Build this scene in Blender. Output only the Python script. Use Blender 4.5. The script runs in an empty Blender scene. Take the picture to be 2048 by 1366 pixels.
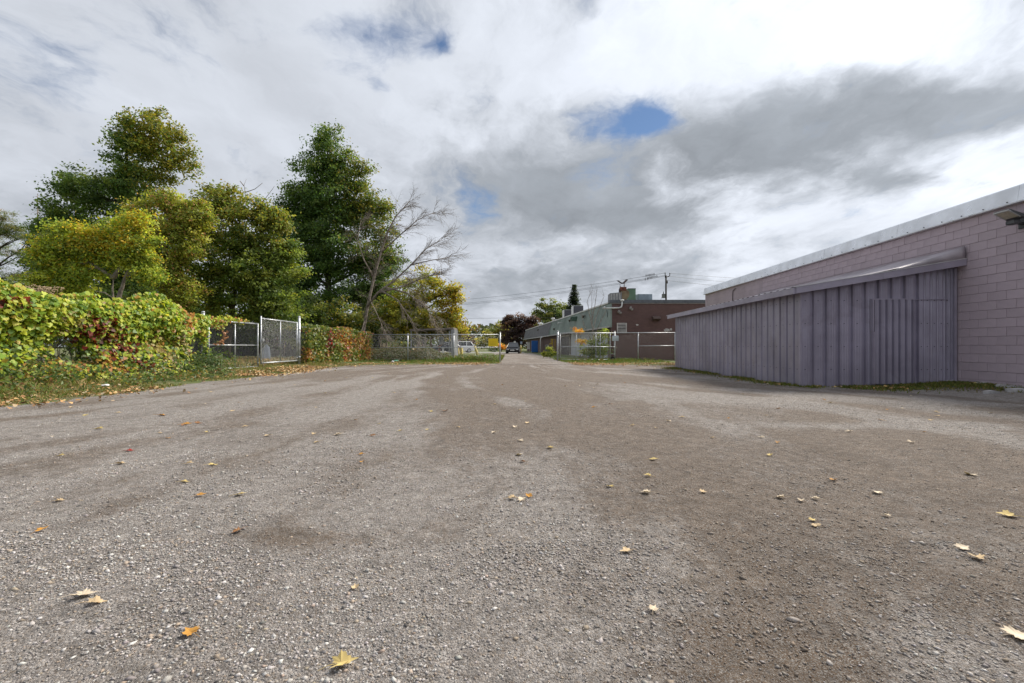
import bpy, math, random
import numpy as np
from mathutils import Vector, Matrix

random.seed(7)
RNG = np.random.default_rng(7)
S = bpy.context.scene
COL = S.collection

# ------------------------------------------------------------------ camera
H = 0.95                 # camera height
F = 900.0                # focal length in photo pixels (2048 wide)
cam_data = bpy.data.cameras.new('camera')
cam = bpy.data.objects.new('camera', cam_data)
COL.objects.link(cam)
cam.location = (0, 0, H)
cam.rotation_euler = (math.radians(90), 0, 0)
cam_data.sensor_width = 36.0
cam_data.lens = F / 2048 * 36.0
cam_data.shift_y = 10.0 / 2048
cam_data.clip_start = 0.05
cam_data.clip_end = 3000
S.camera = cam
S.render.resolution_x = 1024
S.render.resolution_y = 683

# ------------------------------------------------------------------ sun, sky, exposure
SUN_AZ = math.radians(56)      # to the right of the view axis
SUN_EL = math.radians(43)
sun_dir = Vector((math.sin(SUN_AZ) * math.cos(SUN_EL), math.cos(SUN_AZ) * math.cos(SUN_EL), math.sin(SUN_EL)))
sl = bpy.data.lights.new('sun', 'SUN')
sl.energy = 4.0
sl.angle = math.radians(17)
sl.color = (1.0, 0.93, 0.82)
so = bpy.data.objects.new('sun', sl)
COL.objects.link(so)
so.location = sun_dir * 60
so.rotation_euler = (-sun_dir).to_track_quat('-Z', 'Y').to_euler()
S.view_settings.view_transform = 'Standard'
S.view_settings.look = 'None'
S.view_settings.gamma = 1.0
S.view_settings.exposure = 0.42
S.view_settings.use_curve_mapping = False


class NT:
    """tiny node-tree writer"""
    def __init__(self, tree):
        self.t = tree
        self.n = tree.nodes
        self.l = tree.links

    def node(self, typ, **kw):
        nd = self.n.new(typ)
        for k, v in kw.items():
            setattr(nd, k, v)
        return nd

    def put(self, sock, val):
        if hasattr(val, 'is_output') or isinstance(val, bpy.types.NodeSocket):
            self.l.new(val, sock)
        else:
            sock.default_value = val

    def m(self, op, a, b=0.0, c=None, clamp=False):
        nd = self.node('ShaderNodeMath', operation=op, use_clamp=clamp)
        self.put(nd.inputs[0], a)
        self.put(nd.inputs[1], b)
        if c is not None:
            self.put(nd.inputs[2], c)
        return nd.outputs[0]

    def vm(self, op, a, b=None):
        nd = self.node('ShaderNodeVectorMath', operation=op)
        self.put(nd.inputs[0], a)
        if b is not None:
            if op == 'SCALE':
                self.put(nd.inputs['Scale'], b)
            else:
                self.put(nd.inputs[1], b)
        return nd

    def noise(self, vec, scale, detail=4, rough=0.5, dist=0.0, lac=2.0):
        nd = self.node('ShaderNodeTexNoise')
        if vec is not None:
            self.put(nd.inputs['Vector'], vec)
        nd.inputs['Scale'].default_value = scale
        nd.inputs['Detail'].default_value = detail
        nd.inputs['Roughness'].default_value = rough
        nd.inputs['Distortion'].default_value = dist
        nd.inputs['Lacunarity'].default_value = lac
        return nd

    def smooth(self, v, lo, hi, a=0.0, b=1.0):
        nd = self.node('ShaderNodeMapRange', interpolation_type='SMOOTHSTEP')
        self.put(nd.inputs['Value'], v)
        nd.inputs['From Min'].default_value = lo
        nd.inputs['From Max'].default_value = hi
        nd.inputs['To Min'].default_value = a
        nd.inputs['To Max'].default_value = b
        return nd.outputs[0]

    def mix(self, fac, a, b, blend='MIX'):
        nd = self.node('ShaderNodeMix', data_type='RGBA', blend_type=blend)
        self.put(nd.inputs[0], fac)
        self.put(nd.inputs[6], a if not isinstance(a, tuple) else (*a[:3], 1))
        self.put(nd.inputs[7], b if not isinstance(b, tuple) else (*b[:3], 1))
        return nd.outputs[2]

    def map(self, vec, loc=(0, 0, 0), rot=(0, 0, 0), scale=(1, 1, 1)):
        nd = self.node('ShaderNodeMapping')
        self.put(nd.inputs['Vector'], vec)
        nd.inputs['Location'].default_value = loc
        nd.inputs['Rotation'].default_value = rot
        nd.inputs['Scale'].default_value = scale
        return nd.outputs[0]


def px_dir(x, y):
    return Vector(((x - 1024) / F, 1.0, (693 - y) / F)).normalized()


CK = 0.22          # keeps the cloud plane finite at the horizon


def px_plane(x, y):
    d = px_dir(x, y)
    return d.x / (d.z + CK), d.y / (d.z + CK)


def build_world():
    w = bpy.data.worlds.new('World')
    S.world = w
    w.use_nodes = True
    w.cycles.sampling_method = 'MANUAL'
    w.cycles.sample_map_resolution = 256
    w.node_tree.nodes.clear()
    T = NT(w.node_tree)
    out = T.node('ShaderNodeOutputWorld')
    sky = T.node('ShaderNodeTexSky', sky_type='NISHITA', sun_disc=False)
    sky.sun_elevation = SUN_EL
    sky.sun_rotation = SUN_AZ
    sky.altitude = 100
    sky.air_density = 1.0
    sky.dust_density = 0.2
    sky.ozone_density = 4.0
    bg_sky = T.node('ShaderNodeBackground')
    T.l.new(sky.outputs[0], bg_sky.inputs['Color'])
    bg_sky.inputs['Strength'].default_value = 0.075

    tc = T.node('ShaderNodeTexCoord')
    d = T.vm('NORMALIZE', tc.outputs['Generated']).outputs[0]
    sep = T.node('ShaderNodeSeparateXYZ')
    T.l.new(d, sep.inputs[0])
    dz = T.m('ADD', T.m('MAXIMUM', sep.outputs[2], 0.0), CK)
    u = T.m('DIVIDE', sep.outputs[0], dz)
    v = T.m('DIVIDE', sep.outputs[1], dz)
    cmb = T.node('ShaderNodeCombineXYZ')
    T.put(cmb.inputs[0], u)
    T.put(cmb.inputs[1], v)
    p = cmb.outputs[0]
    # domain warp
    wn = T.noise(p, 1.1, 3, 0.55)
    wv = T.vm('SCALE', T.vm('SUBTRACT', wn.outputs['Color'], (0.5, 0.5, 0.5)).outputs[0], 0.55).outputs[0]
    q = T.vm('ADD', p, wv).outputs[0]
    wn2 = T.noise(p, 5.0, 4, 0.6)
    wv2 = T.vm('SCALE', T.vm('SUBTRACT', wn2.outputs['Color'], (0.5, 0.5, 0.5)).outputs[0], 0.16).outputs[0]
    q2 = T.vm('ADD', q, wv2).outputs[0]
    n_big = T.noise(T.map(q, (1.7, 5.2, 0), (0, 0, math.radians(-28)), (1.0, 0.62, 1)), 1.2, 5, 0.55).outputs['Fac']
    n_mid = T.noise(T.map(q2, (3.1, 7.7, 0), (0, 0, math.radians(-35)), (1.1, 0.6, 1)), 2.9, 6, 0.58).outputs['Fac']
    n_fine = T.noise(T.map(q2, (9.1, 2.7, 0), (0, 0, math.radians(-30)), (1, .7, 1)), 5.6, 7, 0.62).outputs['Fac']

    def blob(x, y, rx, ry, warp=q2):
        cx, cy = px_plane(x, y)
        ax, ay = px_plane(x + rx, y)
        bx, by = px_plane(x, y - ry)
        # inverse of the 2x2 Jacobian: an ellipse as it lies in the cloud plane
        a, c, b_, d_ = ax - cx, ay - cy, bx - cx, by - cy
        det = a * d_ - b_ * c
        off = T.vm('SUBTRACT', warp, (cx, cy, 0)).outputs[0]
        s1 = T.vm('DOT_PRODUCT', off, (d_ / det, -b_ / det, 0)).outputs['Value']
        s2 = T.vm('DOT_PRODUCT', off, (-c / det, a / det, 0)).outputs['Value']
        ln = T.m('ADD', T.m('MULTIPLY', s1, s1), T.m('MULTIPLY', s2, s2))
        return T.m('POWER', 2.718, T.m('MULTIPLY', ln, -1.0))

    def total(lst):
        acc = None
        for amp, b in lst:
            t = T.m('MULTIPLY', b, amp)
            acc = t if acc is None else T.m('ADD', acc, t)
        return acc

    dark = total([
        (0.40, blob(1400, 330, 150, 90)),
        (0.36, blob(1560, 285, 200, 90)),
        (0.34, blob(1760, 215, 190, 80)),
        (0.36, blob(1960, 170, 180, 80)),
        (0.44, blob(1760, 350, 130, 55)),
        (0.40, blob(1110, 400, 160, 80)),
        (0.40, blob(1280, 440, 170, 45)),
        (0.22, blob(1000, 580, 190, 40)),
        (0.14, blob(1280, 560, 200, 34)),
        (-0.34, blob(1250, 130, 260, 90)),
        (-0.34, blob(1650, 40, 330, 70)),
        (-0.22, blob(1600, 440, 140, 40)),
        (-0.22, blob(1850, 330, 160, 40)),
        (-0.20, blob(300, 190, 420, 200)),
    ])
    dv = T.m('ADD', T.m('ADD', T.m('MULTIPLY', n_big, 0.56), T.m('MULTIPLY', n_mid, 0.72)), dark)
    dv = T.m('ADD', dv, T.m('MULTIPLY', T.m('SUBTRACT', n_fine, 0.5), 0.62))
    D = T.smooth(dv, 0.50, 1.04)
    holes = total([
        (0.74, blob(1292, 245, 56, 44)),
        (0.45, blob(1225, 265, 50, 26)),
        (0.50, blob(842, 36, 40, 50)),
        (0.16, blob(690, 20, 130, 60)),
        (0.18, blob(740, 90, 110, 80)),
        (0.40, blob(955, 405, 44, 34)),
        (0.30, blob(745, 180, 30, 26)),
        (0.12, blob(300, 60, 480, 150)),
        (0.16, blob(60, 120, 130, 110)),
        (0.18, blob(1512, 108, 24, 12)),
    ])
    hv = T.m('ADD', T.m('ADD', T.m('MULTIPLY', T.m('SUBTRACT', n_fine, 0.5), 1.25), holes), T.m('MULTIPLY', T.m('SUBTRACT', n_mid, .5), 0.45))
    B = T.smooth(hv, 0.08, 0.72)
    B = T.m('MULTIPLY', B, T.smooth(sep.outputs[2], 0.08, 0.30))
    # cloud light: bright where thin, grey where thick, brighter round the sun
    dot = T.vm('DOT_PRODUCT', d, tuple(sun_dir)).outputs['Value']
    glow = T.m('POWER', T.m('MAXIMUM', dot, 0.0), 4.0)
    thin = T.m('ADD', T.m('MULTIPLY', glow, 0.50), 0.64)
    thin = T.m('MULTIPLY', thin, T.m('ADD', 1.0, T.m('MULTIPLY', T.m('SUBTRACT', n_mid, 0.5), -0.55)))
    cw = T.vm('SCALE', (0.945, 1.0, 1.10), thin).outputs[0]
    tex = T.m('ADD', 1.0, T.m('MULTIPLY', T.m('SUBTRACT', n_mid, 0.5), 1.1))
    thick = T.m('MULTIPLY', T.m('ADD', T.m('MULTIPLY', glow, 0.10), 0.335), tex)
    cd = T.vm('SCALE', (0.92, 1.0, 1.11), thick).outputs[0]
    cloud = T.mix(D, cw, cd)
    bg_cl = T.node('ShaderNodeBackground')
    T.l.new(cloud, bg_cl.inputs['Color'])
    bg_cl.inputs['Strength'].default_value = 0.80
    mx = T.node('ShaderNodeMixShader')
    T.l.new(B, mx.inputs[0])
    T.l.new(bg_cl.outputs[0], mx.inputs[1])
    T.l.new(bg_sky.outputs[0], mx.inputs[2])
    T.l.new(mx.outputs[0], out.inputs['Surface'])


build_world()


# ------------------------------------------------------------------ numpy noise
def _h(ix, iy, seed):
    n = (ix.astype(np.int64) * 374761393 + iy.astype(np.int64) * 668265263 + seed * 1442695041) & 0xFFFFFFFF
    n = ((n ^ (n >> 13)) * 1274126177) & 0xFFFFFFFF
    n = n ^ (n >> 16)
    return (n & 0xFFFFFF) / float(0xFFFFFF)


def vnoise(x, y, seed=0):
    x = np.asarray(x, float); y = np.asarray(y, float)
    ix = np.floor(x); iy = np.floor(y)
    fx = x - ix; fy = y - iy
    fx = fx * fx * (3 - 2 * fx); fy = fy * fy * (3 - 2 * fy)
    a = _h(ix, iy, seed); b = _h(ix + 1, iy, seed); c = _h(ix, iy + 1, seed); e = _h(ix + 1, iy + 1, seed)
    return (a * (1 - fx) + b * fx) * (1 - fy) + (c * (1 - fx) + e * fx) * fy


def fbm(x, y, seed=0, octv=4):
    s = 0; a = 0.5; t = 0
    for i in range(octv):
        s = s + a * vnoise(np.asarray(x) * 2 ** i, np.asarray(y) * 2 ** i, seed + i * 17)
        t += a
        a *= 0.5
    return s / t


def sstep(v, a, b):
    t = np.clip((np.asarray(v, float) - a) / (b - a), 0, 1)
    return t * t * (3 - 2 * t)


def gz(x, y):
    """height of the ground: nearly flat, a low bank along the vine fence and the block wall"""
    x = np.asarray(x, float); y = np.asarray(y, float)
    left = 0.15 * (1 - sstep(x, -10.4, -8.2)) * sstep(y, 3, 9)
    right = 0.09 * sstep(x, 8.6, 10.3) * (1 - sstep(y, 22, 27))
    und = 0.03 * (fbm(x * 0.28, y * 0.28, 5, 3) - 0.5) * sstep(np.hypot(x, y), 1, 4)
    return left + right + und


def gzf(x, y):
    return float(gz(np.array([x]), np.array([y]))[0])


def dirt(x, y):
    """0 = loose grey gravel on top, 1 = packed brown dirt"""
    x = np.asarray(x, float); y = np.asarray(y, float)
    # wheel tracks fan out of the gateway and swing as they come closer
    th = np.arctan2(x - 1.2, 27.5 - y)
    r = np.hypot(x - 1.2, 27.5 - y)
    th = th + .16 * np.sin(r * .16 + 1.0) + .05 * (fbm(x * .4, y * .4, 71, 3) - .5)
    a = fbm(th * 8 + 5, r * .12, 31, 4)
    c = fbm(th * 34 + 2, r * .16, 55, 5)
    b = fbm(x * 1.6, y * 1.1, 47, 5)
    v = .20 * a + .48 * c + .32 * b + .012 * np.tanh((x + .2) / (.35 * np.abs(y) + 1.2))
    def bl(cx, cy, rx, ry, amp):
        return amp * np.exp(-((x - cx) / rx) ** 2 - ((y - cy) / ry) ** 2)
    v = v + bl(1.7, 2.2, 0.7, 0.9, .10) + bl(2.6, 4.2, 1.2, 1.2, .07) + bl(-.2, 9, 2.2, 2.5, .12) + bl(3.4, 7.2, 2.0, 1.0, .06) + bl(.6, 4.5, .9, 1.6, .08)
    v = v + bl(-1.02, 2.22, .26, .13, .20) * (.4 + 1.2 * fbm(x * 6, y * 6, 7, 3)) + bl(-2.3, 2.6, .13, .7, .12) + bl(1.2, 5.0, .8, .8, .10) + bl(.6, 15, 2.4, 6, .13) + .05 * sstep(y, 9, 16) + bl(2.6, 1.5, .8, .4, .1)
    v = v - bl(-2.2, 1.6, 1.6, .8, .10) - bl(-4.5, 5.5, 2.4, 3.0, .10) - bl(.1, 1.9, .9, .9, .10) - bl(4.6, 5.4, 1.3, .25, .25) - bl(6.5, 8.0, 4, 1.0, .15) - bl(-5, 11, 2.5, 4, .07)
    return .08 + .84 * sstep(v, .355, .64)


# ------------------------------------------------------------------ mesh helpers
class MB:
    def __init__(self):
        self.v = []
        self.f = []

    def add(self, vs, fs):
        o = len(self.v)
        self.v.extend([tuple(map(float, p)) for p in vs])
        self.f.extend([tuple(i + o for i in f) for f in fs])
        return self

    def box(self, x0, x1, y0, y1, z0, z1):
        vs = [(x0, y0, z0), (x1, y0, z0), (x1, y1, z0), (x0, y1, z0), (x0, y0, z1), (x1, y0, z1), (x1, y1, z1), (x0, y1, z1)]
        fs = [(0, 3, 2, 1), (4, 5, 6, 7), (0, 1, 5, 4), (1, 2, 6, 5), (2, 3, 7, 6), (3, 0, 4, 7)]
        return self.add(vs, fs)

    def bbox(self, x0, x1, y0, y1, z0, z1, b=0.01):
        """box with chamfered edges"""
        xs, ys, zs = (x0, x1), (y0, y1), (z0, z1)
        vs = []
        idx = {}
        for i in (0, 1):
            for j in (0, 1):
                for k in (0, 1):
                    sx, sy, sz = (1 - 2 * i), (1 - 2 * j), (1 - 2 * k)
                    for ax in range(3):
                        q = [xs[i] + sx * b, ys[j] + sy * b, zs[k] + sz * b]
                        q[ax] = (xs[i], ys[j], zs[k])[ax]
                        idx[i, j, k, ax] = len(vs)
                        vs.append(q)
        fs = []
        for ax in range(3):
            o = [a for a in range(3) if a != ax]
            for s in (0, 1):
                loop = []
                for c in ((0, 0), (1, 0), (1, 1), (0, 1)):
                    key = [0, 0, 0]
                    key[ax] = s; key[o[0]] = c[0]; key[o[1]] = c[1]
                    loop.append(idx[(*key, ax)])
                flip = (s == 0) ^ (ax == 1)
                fs.append(tuple(loop[::-1] if flip else loop))
        for ax in range(3):
            o = [a for a in range(3) if a != ax]
            for c in ((0, 0), (1, 0), (1, 1), (0, 1)):
                k0 = [0, 0, 0]; k1 = [0, 0, 0]
                k0[ax] = 0; k1[ax] = 1
                k0[o[0]] = k1[o[0]] = c[0]; k0[o[1]] = k1[o[1]] = c[1]
                fs.append((idx[(*k0, o[0])], idx[(*k1, o[0])], idx[(*k1, o[1])], idx[(*k0, o[1])]))
        for i in (0, 1):
            for j in (0, 1):
                for k in (0, 1):
                    fs.append((idx[i, j, k, 0], idx[i, j, k, 1], idx[i, j, k, 2]))
        return self.add(vs, fs)

    def tube(self, pts, r, n=6, cap=True):
        pts = [Vector(p) for p in pts]
        m = len(pts)
        rr = [r] * m if isinstance(r, (int, float)) else list(r)
        o = len(self.v)
        ref = None
        for i, p in enumerate(pts):
            t = (pts[min(i + 1, m - 1)] - pts[max(i - 1, 0)])
            t = t.normalized() if t.length > 1e-9 else Vector((0, 0, 1))
            if ref is None:
                ref = Vector((1, 0, 0)) if abs(t.x) < .8 else Vector((0, 1, 0))
            a = t.cross(ref)
            if a.length < 1e-6:
                a = t.orthogonal()
            a.normalize()
            b = t.cross(a).normalized()
            ref = b.cross(t) if False else ref
            for k in range(n):
                w = 2 * math.pi * k / n
                q = p + (a * math.cos(w) + b * math.sin(w)) * rr[i]
                self.v.append((q.x, q.y, q.z))
        for i in range(m - 1):
            for k in range(n):
                k2 = (k + 1) % n
                self.f.append((o + i * n + k, o + i * n + k2, o + (i + 1) * n + k2, o + (i + 1) * n + k))
        if cap:
            self.f.append(tuple(o + k for k in range(n))[::-1])
            self.f.append(tuple(o + (m - 1) * n + k for k in range(n)))
        return self

    def cyl(self, p0, p1, r, n=10):
        return self.tube([p0, p1], r, n)

    def lathe(self, prof, c=(0, 0, 0), n=12, axis='z'):
        o = len(self.v)
        for (r, h) in prof:
            for k in range(n):
                w = 2 * math.pi * k / n
                a, b = r * math.cos(w), r * math.sin(w)
                q = {'z': (a, b, h), 'x': (h, a, b), 'y': (a, h, b)}[axis]
                self.v.append((q[0] + c[0], q[1] + c[1], q[2] + c[2]))
        m = len(prof)
        for i in range(m - 1):
            for k in range(n):
                k2 = (k + 1) % n
                self.f.append((o + i * n + k, o + i * n + k2, o + (i + 1) * n + k2, o + (i + 1) * n + k))
        self.f.append(tuple(o + k for k in range(n))[::-1])
        self.f.append(tuple(o + (m - 1) * n + k for k in range(n)))
        return self

    def prism(self, poly, t0, t1, plane='xz'):
        """extrude a 2-D outline: plane 'xz' runs along y, 'yz' along x, 'xy' along z"""
        n = len(poly)
        def P(a, b, t):
            return {'xz': (a, t, b), 'yz': (t, a, b), 'xy': (a, b, t)}[plane]
        vs = [P(a, b, t0) for a, b in poly] + [P(a, b, t1) for a, b in poly]
        fs = [tuple(range(n)), tuple(range(2 * n - 1, n - 1, -1))]
        for i in range(n):
            j = (i + 1) % n
            fs.append((i, i + n, j + n, j))
        return self.add(vs, fs)

    def quad(self, a, b, c, d):
        return self.add([a, b, c, d], [(0, 1, 2, 3)])

    def mesh(self, name, smooth=False):
        me = bpy.data.meshes.new(name)
        me.from_pydata(self.v, [], self.f)
        if smooth:
            me.polygons.foreach_set('use_smooth', [True] * len(me.polygons))
        me.validate()
        return me


def thing(name, label, cat, loc=(0, 0, 0), rotz=0.0, group=None, kind=None):
    o = bpy.data.objects.new(name, None)
    COL.objects.link(o)
    o.empty_display_size = 0.2
    o.location = loc
    o.rotation_euler = (0, 0, rotz)
    o['label'] = label
    o['category'] = cat
    if group:
        o['group'] = group
    if kind:
        o['kind'] = kind
    return o


def world_mat(o):
    m = Matrix.Translation(o.location) @ o.rotation_euler.to_matrix().to_4x4() @ Matrix.Diagonal((*o.scale, 1))
    return world_mat(o.parent) @ m if o.parent else m


def fix_normals(me):
    import bmesh
    bm = bmesh.new()
    bm.from_mesh(me)
    bmesh.ops.recalc_face_normals(bm, faces=bm.faces)
    bm.to_mesh(me)
    bm.free()


def part(name, mb, mat, parent=None, world=False, smooth=False, label=None, kind=None, normals=True):
    me = mb.mesh(name, smooth) if isinstance(mb, MB) else mb
    if world and parent is not None:
        me.transform(world_mat(parent).inverted())
    if isinstance(mb, MB) and normals:
        fix_normals(me)
    if mat is not None:
        me.materials.append(mat)
    o = bpy.data.objects.new(name, me)
    COL.objects.link(o)
    o.parent = parent
    if label:
        o['label'] = label
    if kind:
        o['kind'] = kind
    return o


def solo(name, mb, mat, label, cat, loc=(0, 0, 0), rotz=0.0, group=None, kind=None, smooth=False):
    o = part(name, mb, mat, None, smooth=smooth)
    o.location = loc
    o.rotation_euler = (0, 0, rotz)
    o['label'] = label
    if cat:
        o['category'] = cat
    if group:
        o['group'] = group
    if kind:
        o['kind'] = kind
    return o


def structure(name, me, mat, label=None):
    o = part(name, me, mat)
    o['kind'] = 'structure'
    if label:
        o['label'] = label
    return o


def at(px, py, y):
    """photo pixel + distance -> world point"""
    return Vector(((px - 1024) / F * y, y, H + (693 - py) / F * y))


# ------------------------------------------------------------------ materials
def mat(name, col, rough=0.7, metal=0.0, var=0.12, scale=3.0, bump=0.0, bscale=40.0, col2=None, spec=0.4, stretch=(1, 1, 1), streak=0.0, stain=None):
    m = bpy.data.materials.new(name)
    m.use_nodes = True
    T = NT(m.node_tree)
    bs = T.n['Principled BSDF']
    tc = T.node('ShaderNodeTexCoord')
    vec = T.map(tc.outputs['Object'], scale=stretch)
    n = T.noise(vec, scale, 6, 0.6)
    c2 = col2 if col2 else tuple(max(0, c * (1 - 2 * var)) for c in col)
    c1 = tuple(min(1, c * (1 + var)) for c in col) if not col2 else col
    fac = T.smooth(n.outputs['Fac'], 0.3, 0.7)
    c = T.mix(fac, c1, c2)
    if streak:
        sn = T.noise(T.map(tc.outputs['Object'], scale=(9, 9, 0.35)), 1.0, 4, 0.6)
        c = T.mix(T.smooth(sn.outputs['Fac'], 0.52, 0.75, 0, streak), c, tuple(x * 0.45 for x in col))
    if stain:
        st1 = T.noise(T.map(tc.outputs['Object'], (5, 3, 1)), stain[1], 8, 0.68, .6)
        c = T.mix(T.smooth(st1.outputs['Fac'], .54, .70, 0, stain[2]), c, stain[0])
        st2 = T.noise(T.map(tc.outputs['Object'], (1, 9, 4), scale=(6, 6, .5)), stain[1] * 1.3, 6, .6)
        c = T.mix(T.smooth(st2.outputs['Fac'], .57, .74, 0, stain[2]), c, tuple(min(1, q * 1.9) for q in stain[0]))
    T.put(bs.inputs['Base Color'], c)
    bs.inputs['Roughness'].default_value = rough
    bs.inputs['Metallic'].default_value = metal
    bs.inputs['Specular IOR Level'].default_value = spec
    rn = T.noise(vec, scale * 2.3, 4, 0.5)
    T.put(bs.inputs['Roughness'], T.smooth(rn.outputs['Fac'], .3, .7, max(0, rough - .1), min(1, rough + .1)))
    if bump:
        bn = T.noise(tc.outputs['Object'], bscale, 5, 0.6)
        bp = T.node('ShaderNodeBump')
        bp.inputs['Strength'].default_value = bump
        bp.inputs['Distance'].default_value = 0.02
        T.l.new(bn.outputs['Fac'], bp.inputs['Height'])
        T.l.new(bp.outputs[0], bs.inputs['Normal'])
    return m


def leaf_mat(name, trans=0.35, rough=0.55, gain=1.0):
    m = bpy.data.materials.new(name)
    m.use_nodes = True
    T = NT(m.node_tree)
    bs = T.n['Principled BSDF']
    out = T.n['Material Output']
    at_ = T.node('ShaderNodeAttribute', attribute_name='col')
    T.l.new(at_.outputs['Color'], bs.inputs['Base Color'])
    bs.inputs['Roughness'].default_value = rough
    bs.inputs['Specular IOR Level'].default_value = 0.3
    tr = T.node('ShaderNodeBsdfTranslucent')
    tcx = T.mix(1.0, at_.outputs['Color'], (1.5 * gain, 1.45 * gain, 0.7 * gain), 'MULTIPLY')
    T.put(tr.inputs['Color'], tcx)
    mx = T.node('ShaderNodeMixShader')
    mx.inputs[0].default_value = trans
    T.l.new(bs.outputs[0], mx.inputs[1])
    T.l.new(tr.outputs[0], mx.inputs[2])
    T.l.new(mx.outputs[0], out.inputs['Surface'])
    return m


def attr_mat(name, rough=0.85, bump=0.25, bscale=200.0, spec=0.3):
    m = bpy.data.materials.new(name)
    m.use_nodes = True
    T = NT(m.node_tree)
    bs = T.n['Principled BSDF']
    a = T.node('ShaderNodeAttribute', attribute_name='col')
    tc = T.node('ShaderNodeTexCoord')
    n = T.noise(tc.outputs['Object'], bscale, 3, 0.6)
    c = T.mix(T.smooth(n.outputs['Fac'], .3, .7, 0, .35), a.outputs['Color'], (0.1, 0.09, 0.08))
    T.put(bs.inputs['Base Color'], c)
    bs.inputs['Roughness'].default_value = rough
    bs.inputs['Specular IOR Level'].default_value = spec
    return m


LEAF = leaf_mat('leaf_foliage', 0.45)
VINE = leaf_mat('leaf_vine', 0.40, 0.45)
GRASSM = leaf_mat('leaf_grass', 0.25)
DRY = leaf_mat('leaf_dry', 0.04, 0.75)
STONE = attr_mat('gravel_stone')
BARK = mat('bark_brown', (0.085, 0.065, 0.05), 0.9, var=.3, scale=6, bump=.6, bscale=25, stretch=(3, 3, .6))
BARKG = mat('bark_grey', (0.27, 0.225, 0.19), 0.9, var=.25, scale=5, bump=.5, bscale=25)
GALV = mat('galvanised_steel', (0.50, 0.52, 0.54), 0.42, 0.55, .16, 6, .12, 60)
WIRE = mat('galvanised_wire', (0.36, 0.37, 0.38), 0.5, 0.4, .1, 6)
BLACK = mat('black_rubber', (0.014, 0.014, 0.015), 0.75, 0, .2, 8)
WHITEP = mat('white_paint', (0.72, 0.72, 0.71), 0.5, 0, .06, 3)
DARK = mat('dark_void', (0.012, 0.012, 0.013), 0.9, 0, .1, 3)
GLASS = mat('dark_glass', (0.015, 0.018, 0.022), 0.08, 0, .05, 2, spec=.8)


# ------------------------------------------------------------------ mass geometry (numpy)
def ngon_mesh(name, verts, k, col=None, smooth=False):
    """verts: (N*k,3): N polygons of k corners each; col (N,3)"""
    n = len(verts) // k
    me = bpy.data.meshes.new(name)
    me.vertices.add(n * k)
    me.vertices.foreach_set('co', np.ascontiguousarray(verts, dtype=np.float32).ravel())
    me.loops.add(n * k)
    me.loops.foreach_set('vertex_index', np.arange(n * k, dtype=np.int32))
    me.polygons.add(n)
    me.polygons.foreach_set('loop_start', np.arange(0, n * k, k, dtype=np.int32))
    me.update(calc_edges=True)
    if col is not None:
        ca = me.color_attributes.new('col', 'FLOAT_COLOR', 'POINT')
        c4 = np.ones((n * k, 4), np.float32)
        c4[:, :3] = np.repeat(col, k, axis=0)
        ca.data.foreach_set('color', c4.ravel())
    return me


OUT_DIAMOND = [(-.5, 0, 0), (0.0, .33, .09), (.5, 0, -.04), (0.0, -.33, .09)]
OUT_GRAPE = [(-.34, .0, .0), (-.48, .26, .05), (-.12, .50, .10), (.16, .34, .05), (.52, .0, -.10), (.16, -.34, .05), (-.12, -.50, .10), (-.48, -.26, .05)]
OUT_NEEDLE = [(-.5, .05, 0), (.5, .02, 0), (.5, -.02, 0), (-.5, -.05, 0)]
OUT_OVAL = [(-.5, 0, 0), (-.15, .20, .05), (.25, .17, .03), (.55, 0, -.05), (.25, -.17, .03), (-.15, -.20, .05)]


def unit(a):
    return a / (np.linalg.norm(a, axis=1, keepdims=True) + 1e-9)


def leaf_cards(name, P, N, size, col, outline, tdir=None):
    n = len(P)
    N = unit(N)
    r = RNG.normal(size=(n, 3)) if tdir is None else tdir + RNG.normal(size=(n, 3)) * .45
    t = unit(r - N * np.sum(r * N, axis=1, keepdims=True))
    b = np.cross(N, t)
    s = size[:, None]
    k = len(outline)
    V = np.empty((n, k, 3))
    for i, (a, c, e) in enumerate(outline):
        V[:, i, :] = P + s * (t * a + b * c + N * e)
    return ngon_mesh(name, V.reshape(-1, 3), k, col)


def palette(n, cols, weights, jitter=0.18):
    cols = np.array(cols, float)
    w = np.array(weights, float)
    idx = RNG.choice(len(cols), size=n, p=w / w.sum())
    c = cols[idx]
    c = c * (1 + RNG.normal(size=(n, 1)) * jitter) * (1 + RNG.normal(size=(n, 3)) * jitter * .12)
    return np.clip(c, 0.004, 0.9)


def blades(name, P, h, w, col, lean=0.35):
    n = len(P)
    a = RNG.uniform(0, 2 * np.pi, n)
    side = np.stack([np.cos(a), np.sin(a), np.zeros(n)], 1)
    ln = np.stack([RNG.normal(size=n), RNG.normal(size=n), np.zeros(n)], 1) * lean
    up = np.array([0, 0, 1.0])
    V = np.empty((n, 4, 3))
    hh = h[:, None]
    V[:, 0] = P - side * w[:, None]
    V[:, 1] = P + side * w[:, None]
    V[:, 2] = P + (up * .6 + ln * .35) * hh + side * w[:, None] * .6
    V[:, 3] = P + (up * .9 + ln) * hh
    return ngon_mesh(name, V.reshape(-1, 3), 4, col)


GREEN_GRASS = [(.09, .14, .025), (.13, .17, .035), (.17, .18, .05), (.24, .20, .09)]


def stuff(name, me, material, label, parent=None):
    o = part(name, me, material, parent)
    o['kind'] = 'stuff'
    o['label'] = label
    return o


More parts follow.
